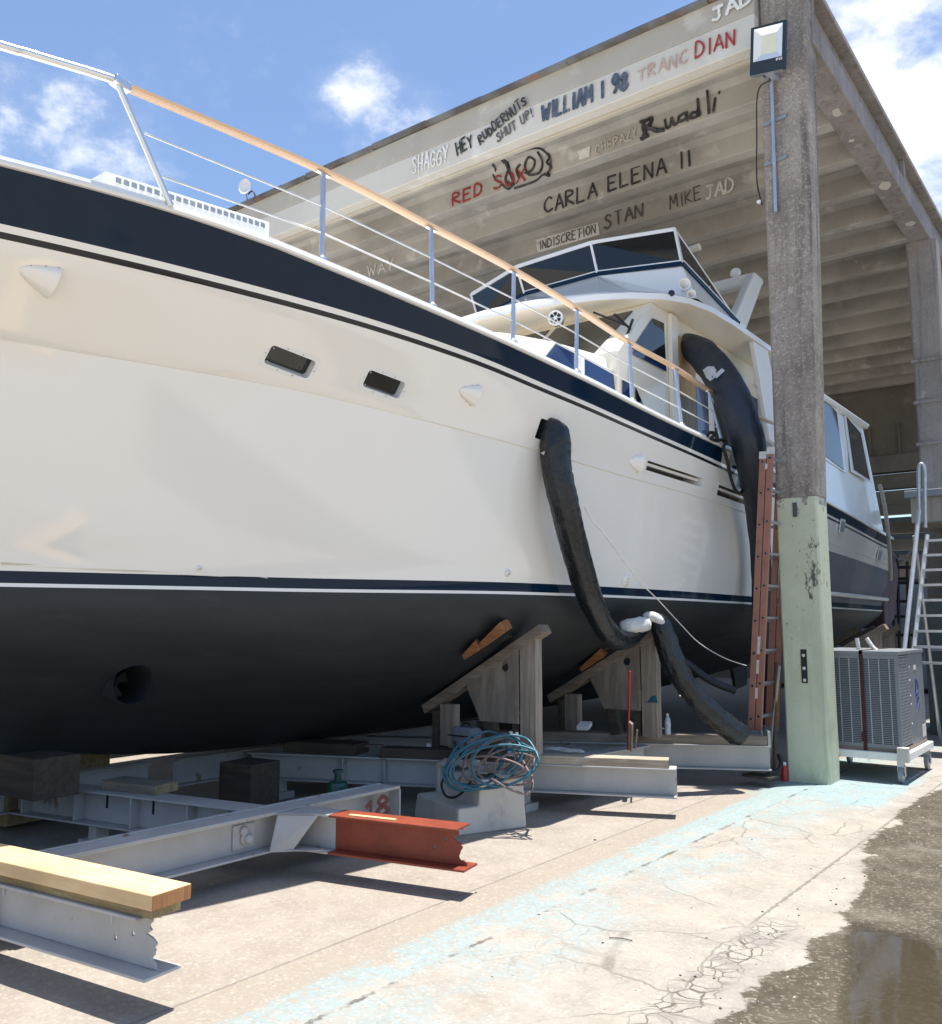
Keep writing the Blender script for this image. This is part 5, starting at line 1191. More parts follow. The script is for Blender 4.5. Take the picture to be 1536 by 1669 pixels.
# small things round the stands
q = at(765, 1208, Y=6.40); bag = thing('tool_bag', (q.x, 6.45, .486), 'grey soft tool bag sitting between the posts of the stand', 'bag')
b = MB(); zz = .486
def bagring(w_, d_, z): return [V((q.x + w_ * math.copysign(abs(math.cos(a)) ** .5, math.cos(a)), 6.36 + d_ * math.copysign(abs(math.sin(a)) ** .5, math.sin(a)), z)) for a in [i * math.pi / 10 for i in range(20)]]
for (w_, d_, z) in ((.115, .07, zz), (.12, .075, zz + .02), (.125, .075, zz + .10), (.135, .08, zz + .135), (.14, .08, zz + .14), (.135, .08, zz + .18), (.11, .06, zz + .205), (.02, .01, zz + .21)): b.v += bagring(w_, d_, z)
for k in range(7):
    for j in range(20): b.f.append([k * 20 + j, k * 20 + (j + 1) % 20, k * 20 + 20 + (j + 1) % 20, k * 20 + 20 + j]); b.m.append(0)
b.f.append(list(range(20))[::-1]); b.m.append(0); b.build('bag_body', M['bagfab'], bag, smooth=True)
b = MB(); b.obox((q.x, 6.275, zz + .137), (.138, 0, 0), (0, .006, 0), (0, 0, .006)); b.build('zip', M['black'], bag)
tubep('handle', crom([V((q.x - .03 + .07 * c_, 6.27, zz + .03 + .06 * s_)) for c_, s_ in ((-.4, 1), (-.4, .3), (0, 0), (.9, 0), (1.2, .4), (1.25, 1))], 4), .007, M['black'], bag, 8)
tubep('handle', crom([V((q.x - .05, 6.36, zz + .20)), V((q.x - .03, 6.36, zz + .235)), V((q.x + .03, 6.36, zz + .235)), V((q.x + .05, 6.36, zz + .20))], 4), .008, M['black'], bag, 8)
def bottle(c, lab, grp='plastic water bottles'):
    r_ = thing('water_bottle', c, lab, 'bottle', grp); c = V(c); b = MB(); b.lathe(c, (0, 0, 1), [(.026, 0), (.031, .006), (.031, .05), (.029, .06), (.031, .07), (.031, .13), (.026, .155), (.013, .178), (.013, .188)], 16); b.build('bottle_body', M['bottle'], r_, smooth=True, ang=70)
    b = MB(); b.lathe(c + V((0, 0, .086)), (0, 0, 1), [(.0318, 0), (.0318, .045)], 16); b.build('bottle_label', M['bottlelabel'], r_, smooth=True)
    b = MB(); b.lathe(c + V((0, 0, .186)), (0, 0, 1), [(.015, 0), (.015, .016), (.012, .018)], 14); b.build('cap', M['whitepaint'], r_, smooth=True); return r_
q = at(833, 1206, Y=6.36); bt = bottle((q.x, 6.36, .4862), 'clear water bottle behind the hose coil, one further from the post')
q2 = at(842.5, 1206, Y=6.34); dup_tree(bt, V((q2.x, 6.34, .4862)) - bt.location, 'clear water bottle behind the hose coil, one nearer the post')
q = at(1089, 1197, Z=.492); dup_tree(bt, q - bt.location, 'single water bottle on the plank near the ladder')
q = at(1076, 1191, Z=.495); rag('paper_scrap', q, .09, .06, .05, M['brightpaper'], 'crumpled white paper beside the single bottle', 9, 8, 'paper')
q = at(920, 1226, Z=.474); rag('rag', q, .34, .12, .05, M['cloth'], 'dirty white rag draped at the inner end of the bleached plank', 4)
q = at(893, 1222, Z=.474); rag('rag', q, .12, .10, .04, M['tanrag'], 'small grey brown rag at the foot of the stand post', 12)
b = MB(); q = at(953, 1183, Y=8.0); b.obox(q, V((.055, .02, 0)), V((0, .04, .02)), V((0, 0, .02))); tag(b.build('paper_box', M['brightpaper'], None), 'small white open box in the shade under the second stand', 'box')
b = MB(); q = at(699, 1216, Y=6.4); b.obox(q, V((.02, 0, 0)), V((0, .004, 0)), V((0, 0, .022))); tag(b.build('paper_tag', M['brightpaper'], None), 'small pale tag on the dark plank by the bag', 'paper')
p0, p1_ = at(1024, 1222, Z=.40), at(1027, 1094, Y=7.55); tag(tubep('red_rod', [p0, p0.lerp(p1_, .5), p1_], .011, M['red'], None, 8), 'thin red rod leaning against the second stand', 'rod')
p0, p1_ = at(1028, 1222, Z=.40), at(1029, 1178, Y=7.5); b = MB(); b.bar(p0, p1_, .04, .02, up=(0, 1, 0)); tag(b.build('wooden_stake', M['oldwood'], None), 'short wooden stake beside the red rod', 'stake')
p0, p1_ = at(1036, 1220, Z=.40), at(1039, 1190, Y=7.5); tag(tubep('wooden_stick', [p0, p1_], .009, M['oldwood'], None, 6), 'short thin stick beside the stake', 'stick')
p0 = at(1113, 1138, Y=8.3); rag('paper_scrap', p0, .05, .03, .05, M['brightpaper'], 'white scrap stuck in the dark under the hull', 6, 6, 'paper')

# ------------------------------------------------------------------ air ducts
def duct(name, ctl, rad, mat, lab, seed, nseg=12, n=36, twist=0., flat=.0, wr=.10):
    r_ = thing(name, ctl[0], lab, 'air duct')
    P = crom(ctl, nseg); N = len(P); rr = []
    for i in range(N):
        u = i / (N - 1) * (len(rad) - 1); k = min(int(u), len(rad) - 2); rr.append(rad[k] * (1 - (u - k)) + rad[k + 1] * (u - k))
    def wob(i, j, p, an):
        a = noise.noise(V((p.x * 3 + seed, p.y * 3, p.z * 3 + math.cos(an)))) * wr
        f1 = noise.noise(V((i * .05, math.cos(an + i * .012) * 2.4, math.sin(an + i * .012) * 2.4 + seed))) * wr * 1.5
        f2 = noise.noise(V((i * .45, math.cos(an) * 3.2 + seed, math.sin(an) * 3.2))) * wr * .4
        f3 = abs(noise.noise(V((i * .12 + seed, math.cos(an + i * .02) * 4.5, math.sin(an + i * .02) * 4.5)))) * wr * .9
        return 1 + a * .6 + f1 + f2 - f3
    b = MB(); b.tube(P, rr, n, wob=wob); b.build('sleeve', mat, r_, smooth=True, ang=80)
    return r_, P, rr
dst = cam_scaled(dc - dn * .12)
ctl = [dst, cam_scaled(dc + dn * .04 + V((0, .02, -.02))), at(906, 745, X=-3.95), at(915, 800, X=-3.92), at(928, 860, X=-3.92), at(945, 920, X=-3.95), at(966, 985, X=-3.98), at(996, 1035, X=-4.02), at(1025, 1042, Y=7.7), at(1048, 1022, Y=7.98)]
du1, Pd, rd = duct('air_duct', ctl, [.11, .132, .136, .134, .124, .118, .112, .10, .082, .07], M['duct'], 'shiny black plastic duct hanging from the hull opening to the ground', 2.3)
ctl = [at(1046, 1024, Y=7.98), at(1062, 1012, Y=7.98), at(1078, 1022, Y=8.0), at(1094, 1070, Y=8.05), at(1118, 1115, Y=8.15), at(1150, 1152, Y=8.3), at(1180, 1180, Y=8.45), at(1210, 1200, Y=8.6)]
b = MB(); P = crom(ctl, 9); N = len(P)
b.tube(P, [.06 + .05 * min(1, i / 18) + .012 * noise.noise(V((i * .5, 3, 1))) * (i > N - 20) for i in range(N)], 32, wob=lambda i, j, p, an: 1 + .14 * noise.noise(V((p.x * 4, p.y * 4, p.z * 4 + math.cos(an)))) + .10 * noise.noise(V((i * .5, math.cos(an) * 3, math.sin(an) * 3))) - .13 * abs(noise.noise(V((i * .22, math.cos(an) * 5, math.sin(an) * 5)))))
b.build('lower_sleeve', M['duct'], du1, smooth=True, ang=80)
tb = MB()
P = crom([at(1012, 1024, Y=7.66), at(1030, 1020, Y=7.72), at(1048, 1018, Y=7.84), at(1056, 1016, Y=7.90)], 4); tb.tube(P, [.045, .06, .066, .068, .068, .069, .07, .07, .07, .068, .066, .06, .05], 22, wob=lambda i, j, p, an: 1 + .2 * noise.noise(V((i * .9, math.cos(an) * 4, math.sin(an) * 4))) + .12 * noise.noise(V((i * .4, math.cos(an) * 2, math.sin(an) * 2))))
tb.build('tape_wrap', M['tape'], du1, smooth=True)
tb = MB(); P = crom([at(1050, 1007, Y=7.92), at(1062, 1005, Y=7.92), at(1074, 1010, Y=7.93), at(1082, 1018, Y=7.95)], 4); tb.tube(P, [.03, .042, .048, .05, .05, .05, .048, .046, .044, .04, .036, .03, .02], 14); tb.build('tape_wrap', M['tape'], du1, smooth=True)
def onface(px, py, off, ducts):
    r = ray(px, py).normalized(); best = None
    for P, rr in ducts:
        for p, r_ in zip(P, rr):
            w_ = p - V((0, 0, EYE)); tt = w_.dot(r); dd = (w_ - r * tt).length
            if dd < r_: h = tt - math.sqrt(r_ * r_ - dd * dd); best = h if best is None or h < best else best
    return (r * (best - off) + V((0, 0, EYE))) if best else None
def scrap(b, pts, D, off=.012):
    Q = [onface(x, y, off, D) for x, y in pts]
    if all(q is not None for q in Q): n = -(ray(*pts[0]).normalized()); b.prism(Q, n * .003)
b = MB()
for pts in ([(881, 738), (889, 735), (887, 742)],): scrap(b, pts, [(Pd, rd)], .02)
if b.v: b.build('tape_scrap', M['tape'], du1)
b = MB()
for (x, y) in ((933, 766), (935, 771), (940, 782), (957, 862), (958, 867), (962, 880)): scrap(b, [(x, y), (x + 1.5, y), (x + 2, y + 4), (x + .5, y + 4)], [(Pd, rd)], .022)
if b.v: b.build('printed_mark', M['sticker'], du1)
# upper duct from the side door over the rail
ctl = [at(1116, 556, X=-4.609), at(1128, 566, X=-4.470), at(1150, 582, X=-4.238), at(1174, 612, X=-3.937), at(1196, 652, X=-3.636), at(1212, 694, X=-3.509), at(1223, 740, X=-3.462), at(1231, 790, X=-3.497), at(1236, 840, X=-3.590), at(1240, 900, X=-3.682), at(1243, 980, X=-3.729), at(1244, 1080, X=-3.752), at(1244, 1180, X=-3.775)]  # depths of duct and rail lines scaled about the camera with the yacht
du2, Pu, ru = duct('air_duct', ctl, [.10, .17, .20, .20, .195, .185, .18, .165, .13, .12, .12, .12, .11], M['ductmatte'], 'matte black duct bulging from the side door down over the handrail', 5.1, wr=.06)
b = MB(); D = [(Pu, ru)]
for pts in ([(1146, 603), (1154, 597), (1164, 597), (1168, 603), (1165, 616), (1158, 621), (1151, 615)], [(1164, 611), (1177, 600), (1182, 604), (1168, 617)]): scrap(b, pts, D, .03 + .005 * len(b.v) / 14)
if b.v: b.build('tape_patch', M['tape'], du2)
# dark blue-black lines at the rail
tag(tubep('dock_line', crom([at(1152, 711, X=-3.706), at(1158, 705, X=-3.729), at(1166, 707, X=-3.682), at(1160, 714, X=-3.659), at(1168, 718, X=-3.659), at(1176, 717, X=-3.682), at(1183, 721, X=-3.659), at(1180, 730, X=-3.613), at(1186, 752, X=-3.613), at(1192, 780, X=-3.636), at(1200, 800, X=-3.636), at(1208, 803, X=-3.613), at(1214, 790, X=-3.613), at(1216, 765, X=-3.636)], 6), .019, M['black'], None, 10), 'black dock line knotted on the toe rail and hanging in a loop', 'rope')
tag(tubep('plastic_tube', crom([at(1212, 762, X=-3.682), at(1208, 778, X=-3.682), at(1203, 796, X=-3.682)], 5), .032, M['paleblue'], None, 10), 'short pale blue tube hanging inside the black rope loop', 'tube')
tag(tubep('black_strap', [at(1195, 675, X=-3.821), at(1197, 728, X=-3.821)], .012, M['black'], None, 6), 'straight black strap hanging beside the matte duct', 'strap')
tag(tubep('white_cord', crom([at(x, y, X=-3.798 + .06 * (i > 3)) for i, (x, y) in enumerate(((952, 824), (965, 848), (985, 870), (1010, 905), (1045, 950), (1075, 980), (1110, 1018)))] + [at(1140, 1048, Y=8.6), at(1180, 1072, Y=8.7), at(1217, 1085, Y=8.8)], 5), .0045, M['sticker'], None, 6), 'thin pale cord strung from the shiny duct to the ladder', 'cord')
tag(tubep('dark_hose', crom([at(1095, 1062, Y=8.9), at(1125, 1085, Y=9.0), at(1160, 1110, Y=9.1), at(1200, 1126, Y=9.2)], 5), .04, M['antifoul'], None, 8), 'dark limp hose in the shade behind the lower duct', 'hose')

# ------------------------------------------------------------------ extension ladder beside the column
ladder = thing('extension_ladder', at(1229, 1197, Z=.49), 'worn orange extension ladder standing on the plank beside the column', 'ladder')
lb, lt = at(1230, 1198, Y=9.12), at(1250, 738, Y=9.16); lx = (lt - lb).normalized(); wv = V((.10, .995, 0)).normalized(); fv = V((1, -.1, 0)).normalized()
for k, (o_, col) in enumerate(((V((-.035, 0, 0)), 0), (V((.042, 0, 0)), 0))):
    for wy in (0, .40):
        p0, p1_ = lb + o_ + wv * wy, lt + o_ + wv * wy + (lx * .04 if k else V((0, 0, 0)))
        b = MB(); b.bar(p0, p1_, .028, .068, up=fv)
        rl = b.build('rail', M['ladder'], ladder, bev=.004)
        b = MB(); b.bar(p1_ - lx * .06, p1_ + lx * .015, .034, .074, up=fv); b.build('rail_cap', M['sticker'], rl)
        b = MB(); b.bar(p0 - lx * .0, p0 + lx * .05, .034, .074, up=fv); b.build('rail_foot', M['galv'], rl)
L_ = (lt - lb).length; n = 9
for i in range(n):
    for k, o_ in enumerate((V((-.035, 0, 0)), V((.042, 0, 0)))):
        c = lb + o_ + lx * (.16 + (L_ - .25) * i / (n - 1) + .03 * k)
        b = MB(); b.tube([c - wv * .016, c + wv * .416], .0155, 10); b.build('rung', M['galv'], ladder, smooth=True)
        b = MB(); b.lathe(c - wv * .0145, -wv, [(.013, 0), (.013, .0045)], 10); b.build('rung_socket', M['black'], ladder)
for (px, py, w_, h_) in ((1249, 760, .016, .028), (1237, 1052, .016, .09), (1235, 1087, .016, .07), (1233, 1130, .016, .055)):
    r_ = ray(px, py); s_ = (lb.y - .016 + (1197 - py) / 462 * .04) / r_.y; c = V((r_.x * s_, r_.y * s_, EYE + r_.z * s_)); b = MB(); b.obox(c, fv * w_, lx * h_, wv * .0012); b.build('sticker', M['sticker'], ladder)
# tools leaning by the column
for (a, c, lab, mt, rr_) in (((1252, 1256), (1271, 1085), 'pale wooden tool handle leaning on the column', 'oldwood', .017), ((1262, 1262), (1266, 1080), 'dark wooden tool handle leaning behind the pale one', 'darkwood', .016)):
    tag(tubep('wooden_pole', [at(*a, Y=9.3), at(*c, Y=9.36)], rr_, M[mt], None, 8), lab, 'pole')
sh = thing('shovel', at(1255, 1262, Y=9.2), 'dark steel shovel lying at the foot of the column', 'shovel')
b = MB(); P = crom([at(1269, 1230, Y=9.35), at(1274, 1244, Y=9.3), at(1268, 1256, Y=9.24), at(1248, 1264, Y=9.1)], 5); b.tube(P, .02, 8); b.build('socket', M['black'], sh, smooth=True)
b = MB(); b.obox(at(1240, 1268, Y=9.02) + V((0, 0, .02)), V((.15, -.03, .0)), V((.02, .10, 0)), V((0, 0, .012))); b.build('blade', M['darkwood'], sh, bev=.006)
c = at(1279, 1255, Y=9.4); can = thing('paint_can', V((c.x, 9.4, 0)), 'small red can tucked against the foot of the column', 'can')
b = MB(); b.lathe((c.x, 9.4, .0), (0, 0, 1), [(.03, 0), (.03, .14), (.022, .16)], 14); b.build('can_body', M['red'], can, smooth=True)
b = MB(); b.lathe((c.x, 9.4, .16), (0, 0, 1), [(.02, 0), (.02, .03)], 12); b.build('can_cap', M['whitepaint'], can, smooth=True)

# ------------------------------------------------------------------ floodlight and conduit on the column
fl_ = thing('floodlight', at(1252, 78, Y=9.25), 'square black floodlight with pale reflector high on the column', 'floodlight')
Pq = [at(1222, 46, Y=9.10), at(1279, 32, Y=9.10), at(1282, 110, Y=9.22), at(1225, 123, Y=9.22)]
ex = ((Pq[1] - Pq[0]) + (Pq[2] - Pq[3])).normalized(); c = sum(Pq, V()) / 4; ez = ((Pq[0] - Pq[3]) + (Pq[1] - Pq[2])); ez = (ez - ex * ez.dot(ex)).normalized(); en = ex.cross(ez); en = en if en.y < 0 else -en
W_, H_ = ((Pq[1] - Pq[0]).length + (Pq[2] - Pq[3]).length) / 4, ((Pq[0] - Pq[3]).length + (Pq[1] - Pq[2]).length) / 4
def rct(cx, cz, w_, h_, off=0): return [c + ex * (cx + sx * w_) + ez * (cz + sz * h_) + en * off for sx, sz in ((-1, 1), (1, 1), (1, -1), (-1, -1))]
O = rct(0, 0, W_, H_); I = rct(-.0, H_ * .22, W_ * .82, H_ * .68); Bk = rct(0, 0, W_, H_, -.05); Id = rct(0, H_ * .22, W_ * .45, H_ * .40, -.035)
b = MB(); b.add(O + I, [(k, (k + 1) % 4, 4 + (k + 1) % 4, 4 + k) for k in range(4)]); b.add(O + Bk, [(k, 4 + k, 4 + (k + 1) % 4, (k + 1) % 4) for k in range(4)] + [(4, 5, 6, 7)]); b.build('housing', M['floodframe'], fl_, fix=False)
b = MB(); b.add(I + Id, [(k, (k + 1) % 4, 4 + (k + 1) % 4, 4 + k) for k in range(4)]); rf = b.build('reflector', M['reflector'], fl_, fix=False)
b = MB(); b.prism(rct(0, H_ * .22, W_ * .45, H_ * .40, -.033), en * -.004); b.build('led_panel', M['ledpanel'], rf)
b = MB(); b.prism(rct(-W_ * .1, -H_ * .96, W_ * .95, H_ * .05, -.01), en * -.09); b.bar(c - ez * (H_ * 1.0) - en * .06, V((c.x, 9.45, c.z - H_)), .09, .02); b.build('bracket', M['galv'], fl_)
lettering('rating_mark', 'I P 6 5'.replace(' ', ''), c + ex * (W_ * .50) - ez * (H_ * .60) + en * .001, c + ex * (W_ * .86) - ez * (H_ * .60) + en * .001, .022, .005, M['whitepaint'], fl_, nrm=tuple(en), jit=0)
cp = thing('conduit', at(1264, 345, Y=9.41), 'galvanised conduit strapped to the column below the floodlight', 'conduit')
p0, p1_ = at(1258, 128, Y=9.40), at(1265, 346, Y=9.42); tubep('pipe', [p0, p1_], .021, M['galv'], cp, 12)
for (a, c2) in (((1243, 205), (1282, 188)), ((1246, 270), (1283, 254))):
    b = MB(); q0, q1 = at(*a, Y=9.432), at(*c2, Y=9.432); b.bar(q0, q1, .02, .035); b.build('clamp', M['trimgrey'], cp)
    b = MB(); m_ = q0.lerp(q1, .48); b.lathe(V((m_.x - .004, 9.41, m_.z)) - V((0, 0, .015)), (0, 0, 1), [(.026, 0), (.026, .03)], 12); b.build('pipe_strap', M['galv'], cp)
tag(tubep('light_cable', crom([at(1242, 122, Y=9.30), at(1256, 130, Y=9.36), at(1240, 140, Y=9.38), at(1234, 165, Y=9.38), at(1234, 220, Y=9.40), at(1234, 290, Y=9.42), at(1239, 320, Y=9.43), at(1243, 334, Y=9.43)], 6), .008, M['black'], None, 6), 'black cable looping down beside the floodlight conduit', 'cable')
b = MB(); q = at(1238, 329, Y=9.43); b.obox(q, (.022, 0, 0), (0, .02, 0), (0, 0, .016)); tag(b.build('junction_box', M['whitepaint'], None, bev=.004), 'tiny white box at the end of the floodlight cable', 'junction box')
# satellite dish on the far end of the roof
q = at(399, 304, Y=FY + .2); dish = thing('antenna_dish', at(405, 326, Y=FY + .2), 'small white round dish on the roof edge', 'dish')
b = MB(); b.lathe(q, (.45, -.85, .1), [(.004, -.03), (.06, -.022), (.11, .0), (.112, .008), (.06, -.012), (.004, -.02)], 20); b.v = [V((v_.x, v_.y, q.z + (v_.z - q.z) * 1.35)) for v_ in b.v]; b.build('reflector', M['whitepaint'], dish, smooth=True)
tubep('stem', crom([q + V((0, .04, -.10)), q + V((.05, .05, -.28)), q + V((.14, .05, -.36))], 5), .02, M['trimgrey'], dish, 8)
tubep('lead', crom([q + V((.05, .04, -.14)), q + V((.18, .04, -.12)), q + V((.24, .05, -.26)), q + V((.20, .05, -.38))], 5), .014, M['black'], dish, 6)

# ------------------------------------------------------------------ condenser on its cart
ac = thing('condenser', (-2.66, 10.5, .30), 'grey outdoor condenser strapped onto a small wheeled cart', 'condenser')
xa, xb, ya, yb, z0, z1 = -3.02, -2.145, 9.96, 11.15, .335, 1.275
b = MB(); b.box((xa + .012, ya + .012, z0), (xb - .012, yb - .012, z1 - .002)); b.build('core', M['acdark'], ac)
b = MB(); b.box((xa - .012, ya - .012, z1), (xb + .012, yb + .012, z1 + .04)); b.build('lid', M['acgrey'], ac, bev=.006)
for (x0, x1) in ((xa, xa + .03), (xb - .034, xb)):
    b = MB(); b.box((x0, ya, z0), (x1, ya + .03, z1)); b.build('corner_post', M['acgrey'], ac)
b = MB(); b.box((xa + .03, ya, z0), (xb - .034, ya + .011, z0 + .04)); b.box((xa + .03, ya, z1 - .04), (xb - .034, ya + .011, z1)); b.build('face_trim', M['acgrey'], ac)
x = xa + .10
while x < xb - .06:
    b = MB(); b.box((x, ya - .002, z0 + .04), (x + .011, ya + .010, z1 - .04)); b.build('guard_bar', M['acgrille'], ac); x += .098
b = MB(); z = z0 + .05
while z < z1 - .045: b.box((xa + .03, ya + .004, z), (xb - .034, ya + .013, z + .006)); z += .0185
o = b.build('fin', M['trimgrey'], ac)
b = MB(); ym = ya + .48
b.box((xb - .011, ym, z0), (xb, yb, z1 - .002)); b.build('side_panel', M['acgrey'], ac, bev=.004)
b = MB(); z = z0 + .02
while z < z1 - .02: b.box((xb - .008, ya + .03, z), (xb - .002, ym, z + .011)); z += .032
yy = ya + .03
while yy < ym: b.box((xb - .004, yy, z0 + .02), (xb + .001, yy + .018, z1 - .03)); yy += .058
b.build('grille', M['acgrille'], ac)
b = MB()
for z in (.55, .75, .84, 1.0, 1.14): b.lathe((xb, ym + .02, z), (1, 0, 0), [(.009, 0), (.007, .006)], 8)
b.build('screw', M['whitepaint'], ac)
b = MB(); b.box((xb, ym + .22, 1.10), (xb + .004, ym + .34, 1.15)); b.box((xb, yb - .2, z0 + .03), (xb + .003, yb - .03, z0 + .16)); b.build('label_plate', M['sticker'], ac)
b = lettering('marking', 'D', (xb + .001, ym + .28, .83), (xb + .001, ym + .42, .83), .15, .03, None, None, nrm=(1, 0, 0)); b.prism([(xb + .001, ym + .24, .72), (xb + .001, ym + .28, .72), (xb + .001, ym + .44, .80), (xb + .001, ym + .38, .80)], (.002, 0, 0)); b.prism([(xb + .001, ym + .30, .66), (xb + .001, ym + .34, .66), (xb + .001, ym + .46, .74), (xb + .001, ym + .42, .74)], (.002, 0, 0)); b.build('marking', M['bluepaint'], ac, fix=False)
xs_ = at(1408, 1150, Y=ya).x
b = MB(); b.box((xs_ - .018, ya - .012, .25), (xs_ + .018, ya - .006, z1 + .045)); b.box((xs_ - .018, ya - .012, z1 + .041), (xs_ + .018, yb + .02, z1 + .046)); b.obox((xs_ - .012, ya - .018, .44), (.014, 0, 0), (0, .01, 0), (0, 0, .05)); b.build('strap', M['strapred'], ac)
for (a, c2, lab) in (((1400, 1066), (1397, 1040), 'thin'), ((1430, 1066), (1413, 1040), 'bent')):
    tubep('pipe_stub', crom([V((at(*a, Y=10.4).x, 10.4, z1 + .03)), at((a[0] + c2[0]) / 2 + 1, 1054, Y=10.4), at(*c2, Y=10.4)], 4), .022, M['tape'], ac, 8)
cart = thing('wheeled_cart', (-2.66, 10.5, 0), 'low pale platform cart on castors carrying the condenser', 'cart')
b = MB(); b.box((xa - .06, ya - .05, .225), (xb + .055, ya + .0, .30)); b.box((xa - .06, yb + .0, .225), (xb + .055, yb + .05, .30)); b.box((xb + .005, ya + .001, .225), (xb + .055, yb - .001, .30)); b.box((xa - .06, ya + .001, .225), (xa - .01, yb - .001, .30)); b.build('cart_frame', M['whitepaint'], cart, bev=.006)
b = MB(); b.box((xa - .008, ya + .002, .285), (xb + .003, yb - .002, .333)); b.build('deck_board', M['oldwoodx'], cart)
b = MB(); b.box((xb - .045, ya - .058, .215), (xb + .06, ya + .03, .36)); b.build('corner_bracket', M['steps'], cart, bev=.006)
for (x, y) in ((xb - .03, ya + .03), (xb + .0, yb - .06), (xa + .06, ya + .03), (xa + .06, yb - .06)):
    b = MB(); b.lathe((x - .02, y, .085), (1, 0, 0), [(.055, 0), (.085, .003), (.085, .037), (.055, .04)], 22); wh = b.build('wheel', M['trimgrey'], cart, smooth=True, ang=40)
    b = MB(); b.lathe((x + .0202, y, .085), (1, 0, 0), [(.045, 0), (.02, .006), (.008, .012)], 16); b.build('hub', M['galv'], wh, smooth=True)
    b = MB(); b.box((x - .03, y - .03, .16), (x + .03, y + .03, .226)); b.box((x - .032, y - .02, .07), (x - .024, y + .02, .18)); b.box((x + .034, y - .02, .07), (x + .04, y + .02, .18)); b.build('fork', M['galv'], wh)

# ------------------------------------------------------------------ rolling stair, office, stern clutter
st = thing('access_ladder', (-2.3, 12.3, 0), 'tall aluminium access ladder with looped handrails behind the condenser', 'access ladder')
Yl = 12.2
tubep('side_rail', [at(1473, 1075, Y=Yl), at(1499, 832, Y=Yl + .6)], .028, M['alu'], st, 10)
tubep('side_rail', [at(1487, 1085, Y=Yl), at(1512, 872, Y=Yl + .6)], .028, M['alu'], st, 10)
tubep('grab_loop', crom([at(1499, 835, Y=Yl + .6), at(1498, 790, Y=Yl + .6), at(1498, 764, Y=Yl + .6), at(1502, 756, Y=Yl + .6), at(1507, 765, Y=Yl + .6), at(1508, 800, Y=Yl + .6), at(1509, 860, Y=Yl + .6)], 6), .024, M['galv'], st, 10)
b = MB(); p0, p1_ = at(1487, 1085, Y=Yl), at(1512, 872, Y=Yl + .6)
for k in range(9):
    p = p0.lerp(p1_, k / 8.6 + .02); b = MB(); b.box((p.x, p.y - .05, p.z - .012), (p.x + .75, p.y + .10, p.z + .018)); b.build('tread', M['alu'], st)
q = p0.lerp(p1_, 0); tubep('side_rail', [q + V((.75, 0, 0)), p1_ + V((.75, 0, 0))], .028, M['alu'], st, 10)
for x in (p0.x, p0.x + .75): tubep('leg', [V((x, Yl, 0)), V((x, Yl, p0.z + .05))], .028, M['alu'], st, 8); tubep('leg', [V((x, Yl + 1.5, 0)), V((x, Yl + .6, p1_.z))], .024, M['alu'], st, 8)
of = thing('yard_office', (-1, 15, 0), 'small beige clad office with grey roof trim beside the shed', 'office')
b = MB(); q0 = at(1485, 820, Y=13.6); xo = q0.x; zt, zb = at(1490, 812, Y=13.6).z, at(1490, 852, Y=13.6).z
b.box((xo, 13.6, zb), (4, 13.75, zt)); b.box((xo, 13.751, zb), (xo + .12, 15.8, zt))
x = xo
while x < 4: b.box((x, 13.59, zb), (x + .008, 13.6, zt)); x += .13
b.build('cladding', M['siding'], of)
b = MB(); b.box((xo - .06, 13.5, zt), (4.1, 15.9, zt + .10)); b.build('roof_trim', M['trimgrey'], of, bev=.01)
b = MB(); b.box((xo + .13, 13.76, zb), (4, 15.8, zb + .04)); b.build('soffit', M['beamcon'], of)
b = MB(); b.box((xo + .22, 14.6, 1.9), (4, 15.7, zb - .001)); b.build('wall', M['siding'], of)
b = MB(); b.box((xo - .1, 14.5, 0), (4, 15.72, 1.9))
b.build('lower_wall', M['darkgreen'], of)
b = MB(); b.box((xo - .02, 14.48, 1.2), (xo + .5, 14.5, 1.24)); b.box((xo + .3, 14.47, .2), (xo + .34, 14.5, 1.9)); b.build('wall_rail', M['trimgrey'], of)
rk = thing('metal_rack', (-4.2, 21, 0), 'dark steel rack of bars behind the yacht stern', 'rack')
for (a, c2) in (((1453, 900), (1456, 1040)), ((1463, 905), (1463, 1040)), ((1479, 915), (1479, 1050))): tubep('upright', [at(*a, Y=21), V((at(*c2, Y=21).x, 21, 0))], .035, M['black'], rk, 8)
for (y_, xa_, xb_) in ((925, 1455, 1492), (943, 1458, 1482), (950, 1462, 1500), (980, 1455, 1482), (1005, 1455, 1482), (1035, 1452, 1490)): tubep('crossbar', [at(xa_, y_, Y=21), at(xb_, y_, Y=21)], .03, M['black'], rk, 8)
bx = thing('backdrop_container', (-5.4, 24, 0), 'grey container added behind the dark rack to hide bright ground', 'container')  # backdrop box added to cover the bright ground past the stern
b = MB(); b.box((-8.4, 22.8, .1), (-3.6, 24.9, 2.5)); b.build('container_body', M['trimgrey'], bx, bev=.03)
b = MB(); b.box((-5.2, 22.76, .9), (-3.9, 22.795, 2.0)); b.build('door_panel', M['acgrey'], bx)
tag(tubep('stern_hose', crom([at(1434, 790, Y=17.3), at(1440, 812, Y=17.25), at(1446, 850, Y=17.25), at(1450, 890, Y=17.3), at(1452, 930, Y=17.4), at(1452, 945, Y=17.5)], 6), .035, M['tanrag'], None, 8), 'tan hose hanging down the stern corner of the yacht', 'hose')
tag(tubep('stern_cable', crom([at(1455, 900, Y=19.6), at(1468, 915, Y=18.8), at(1480, 905, Y=17.8), at(1490, 890, Y=16.6)], 6), .02, M['trimgrey'], None, 6), 'grey cable sagging between the stern and the office', 'cable')

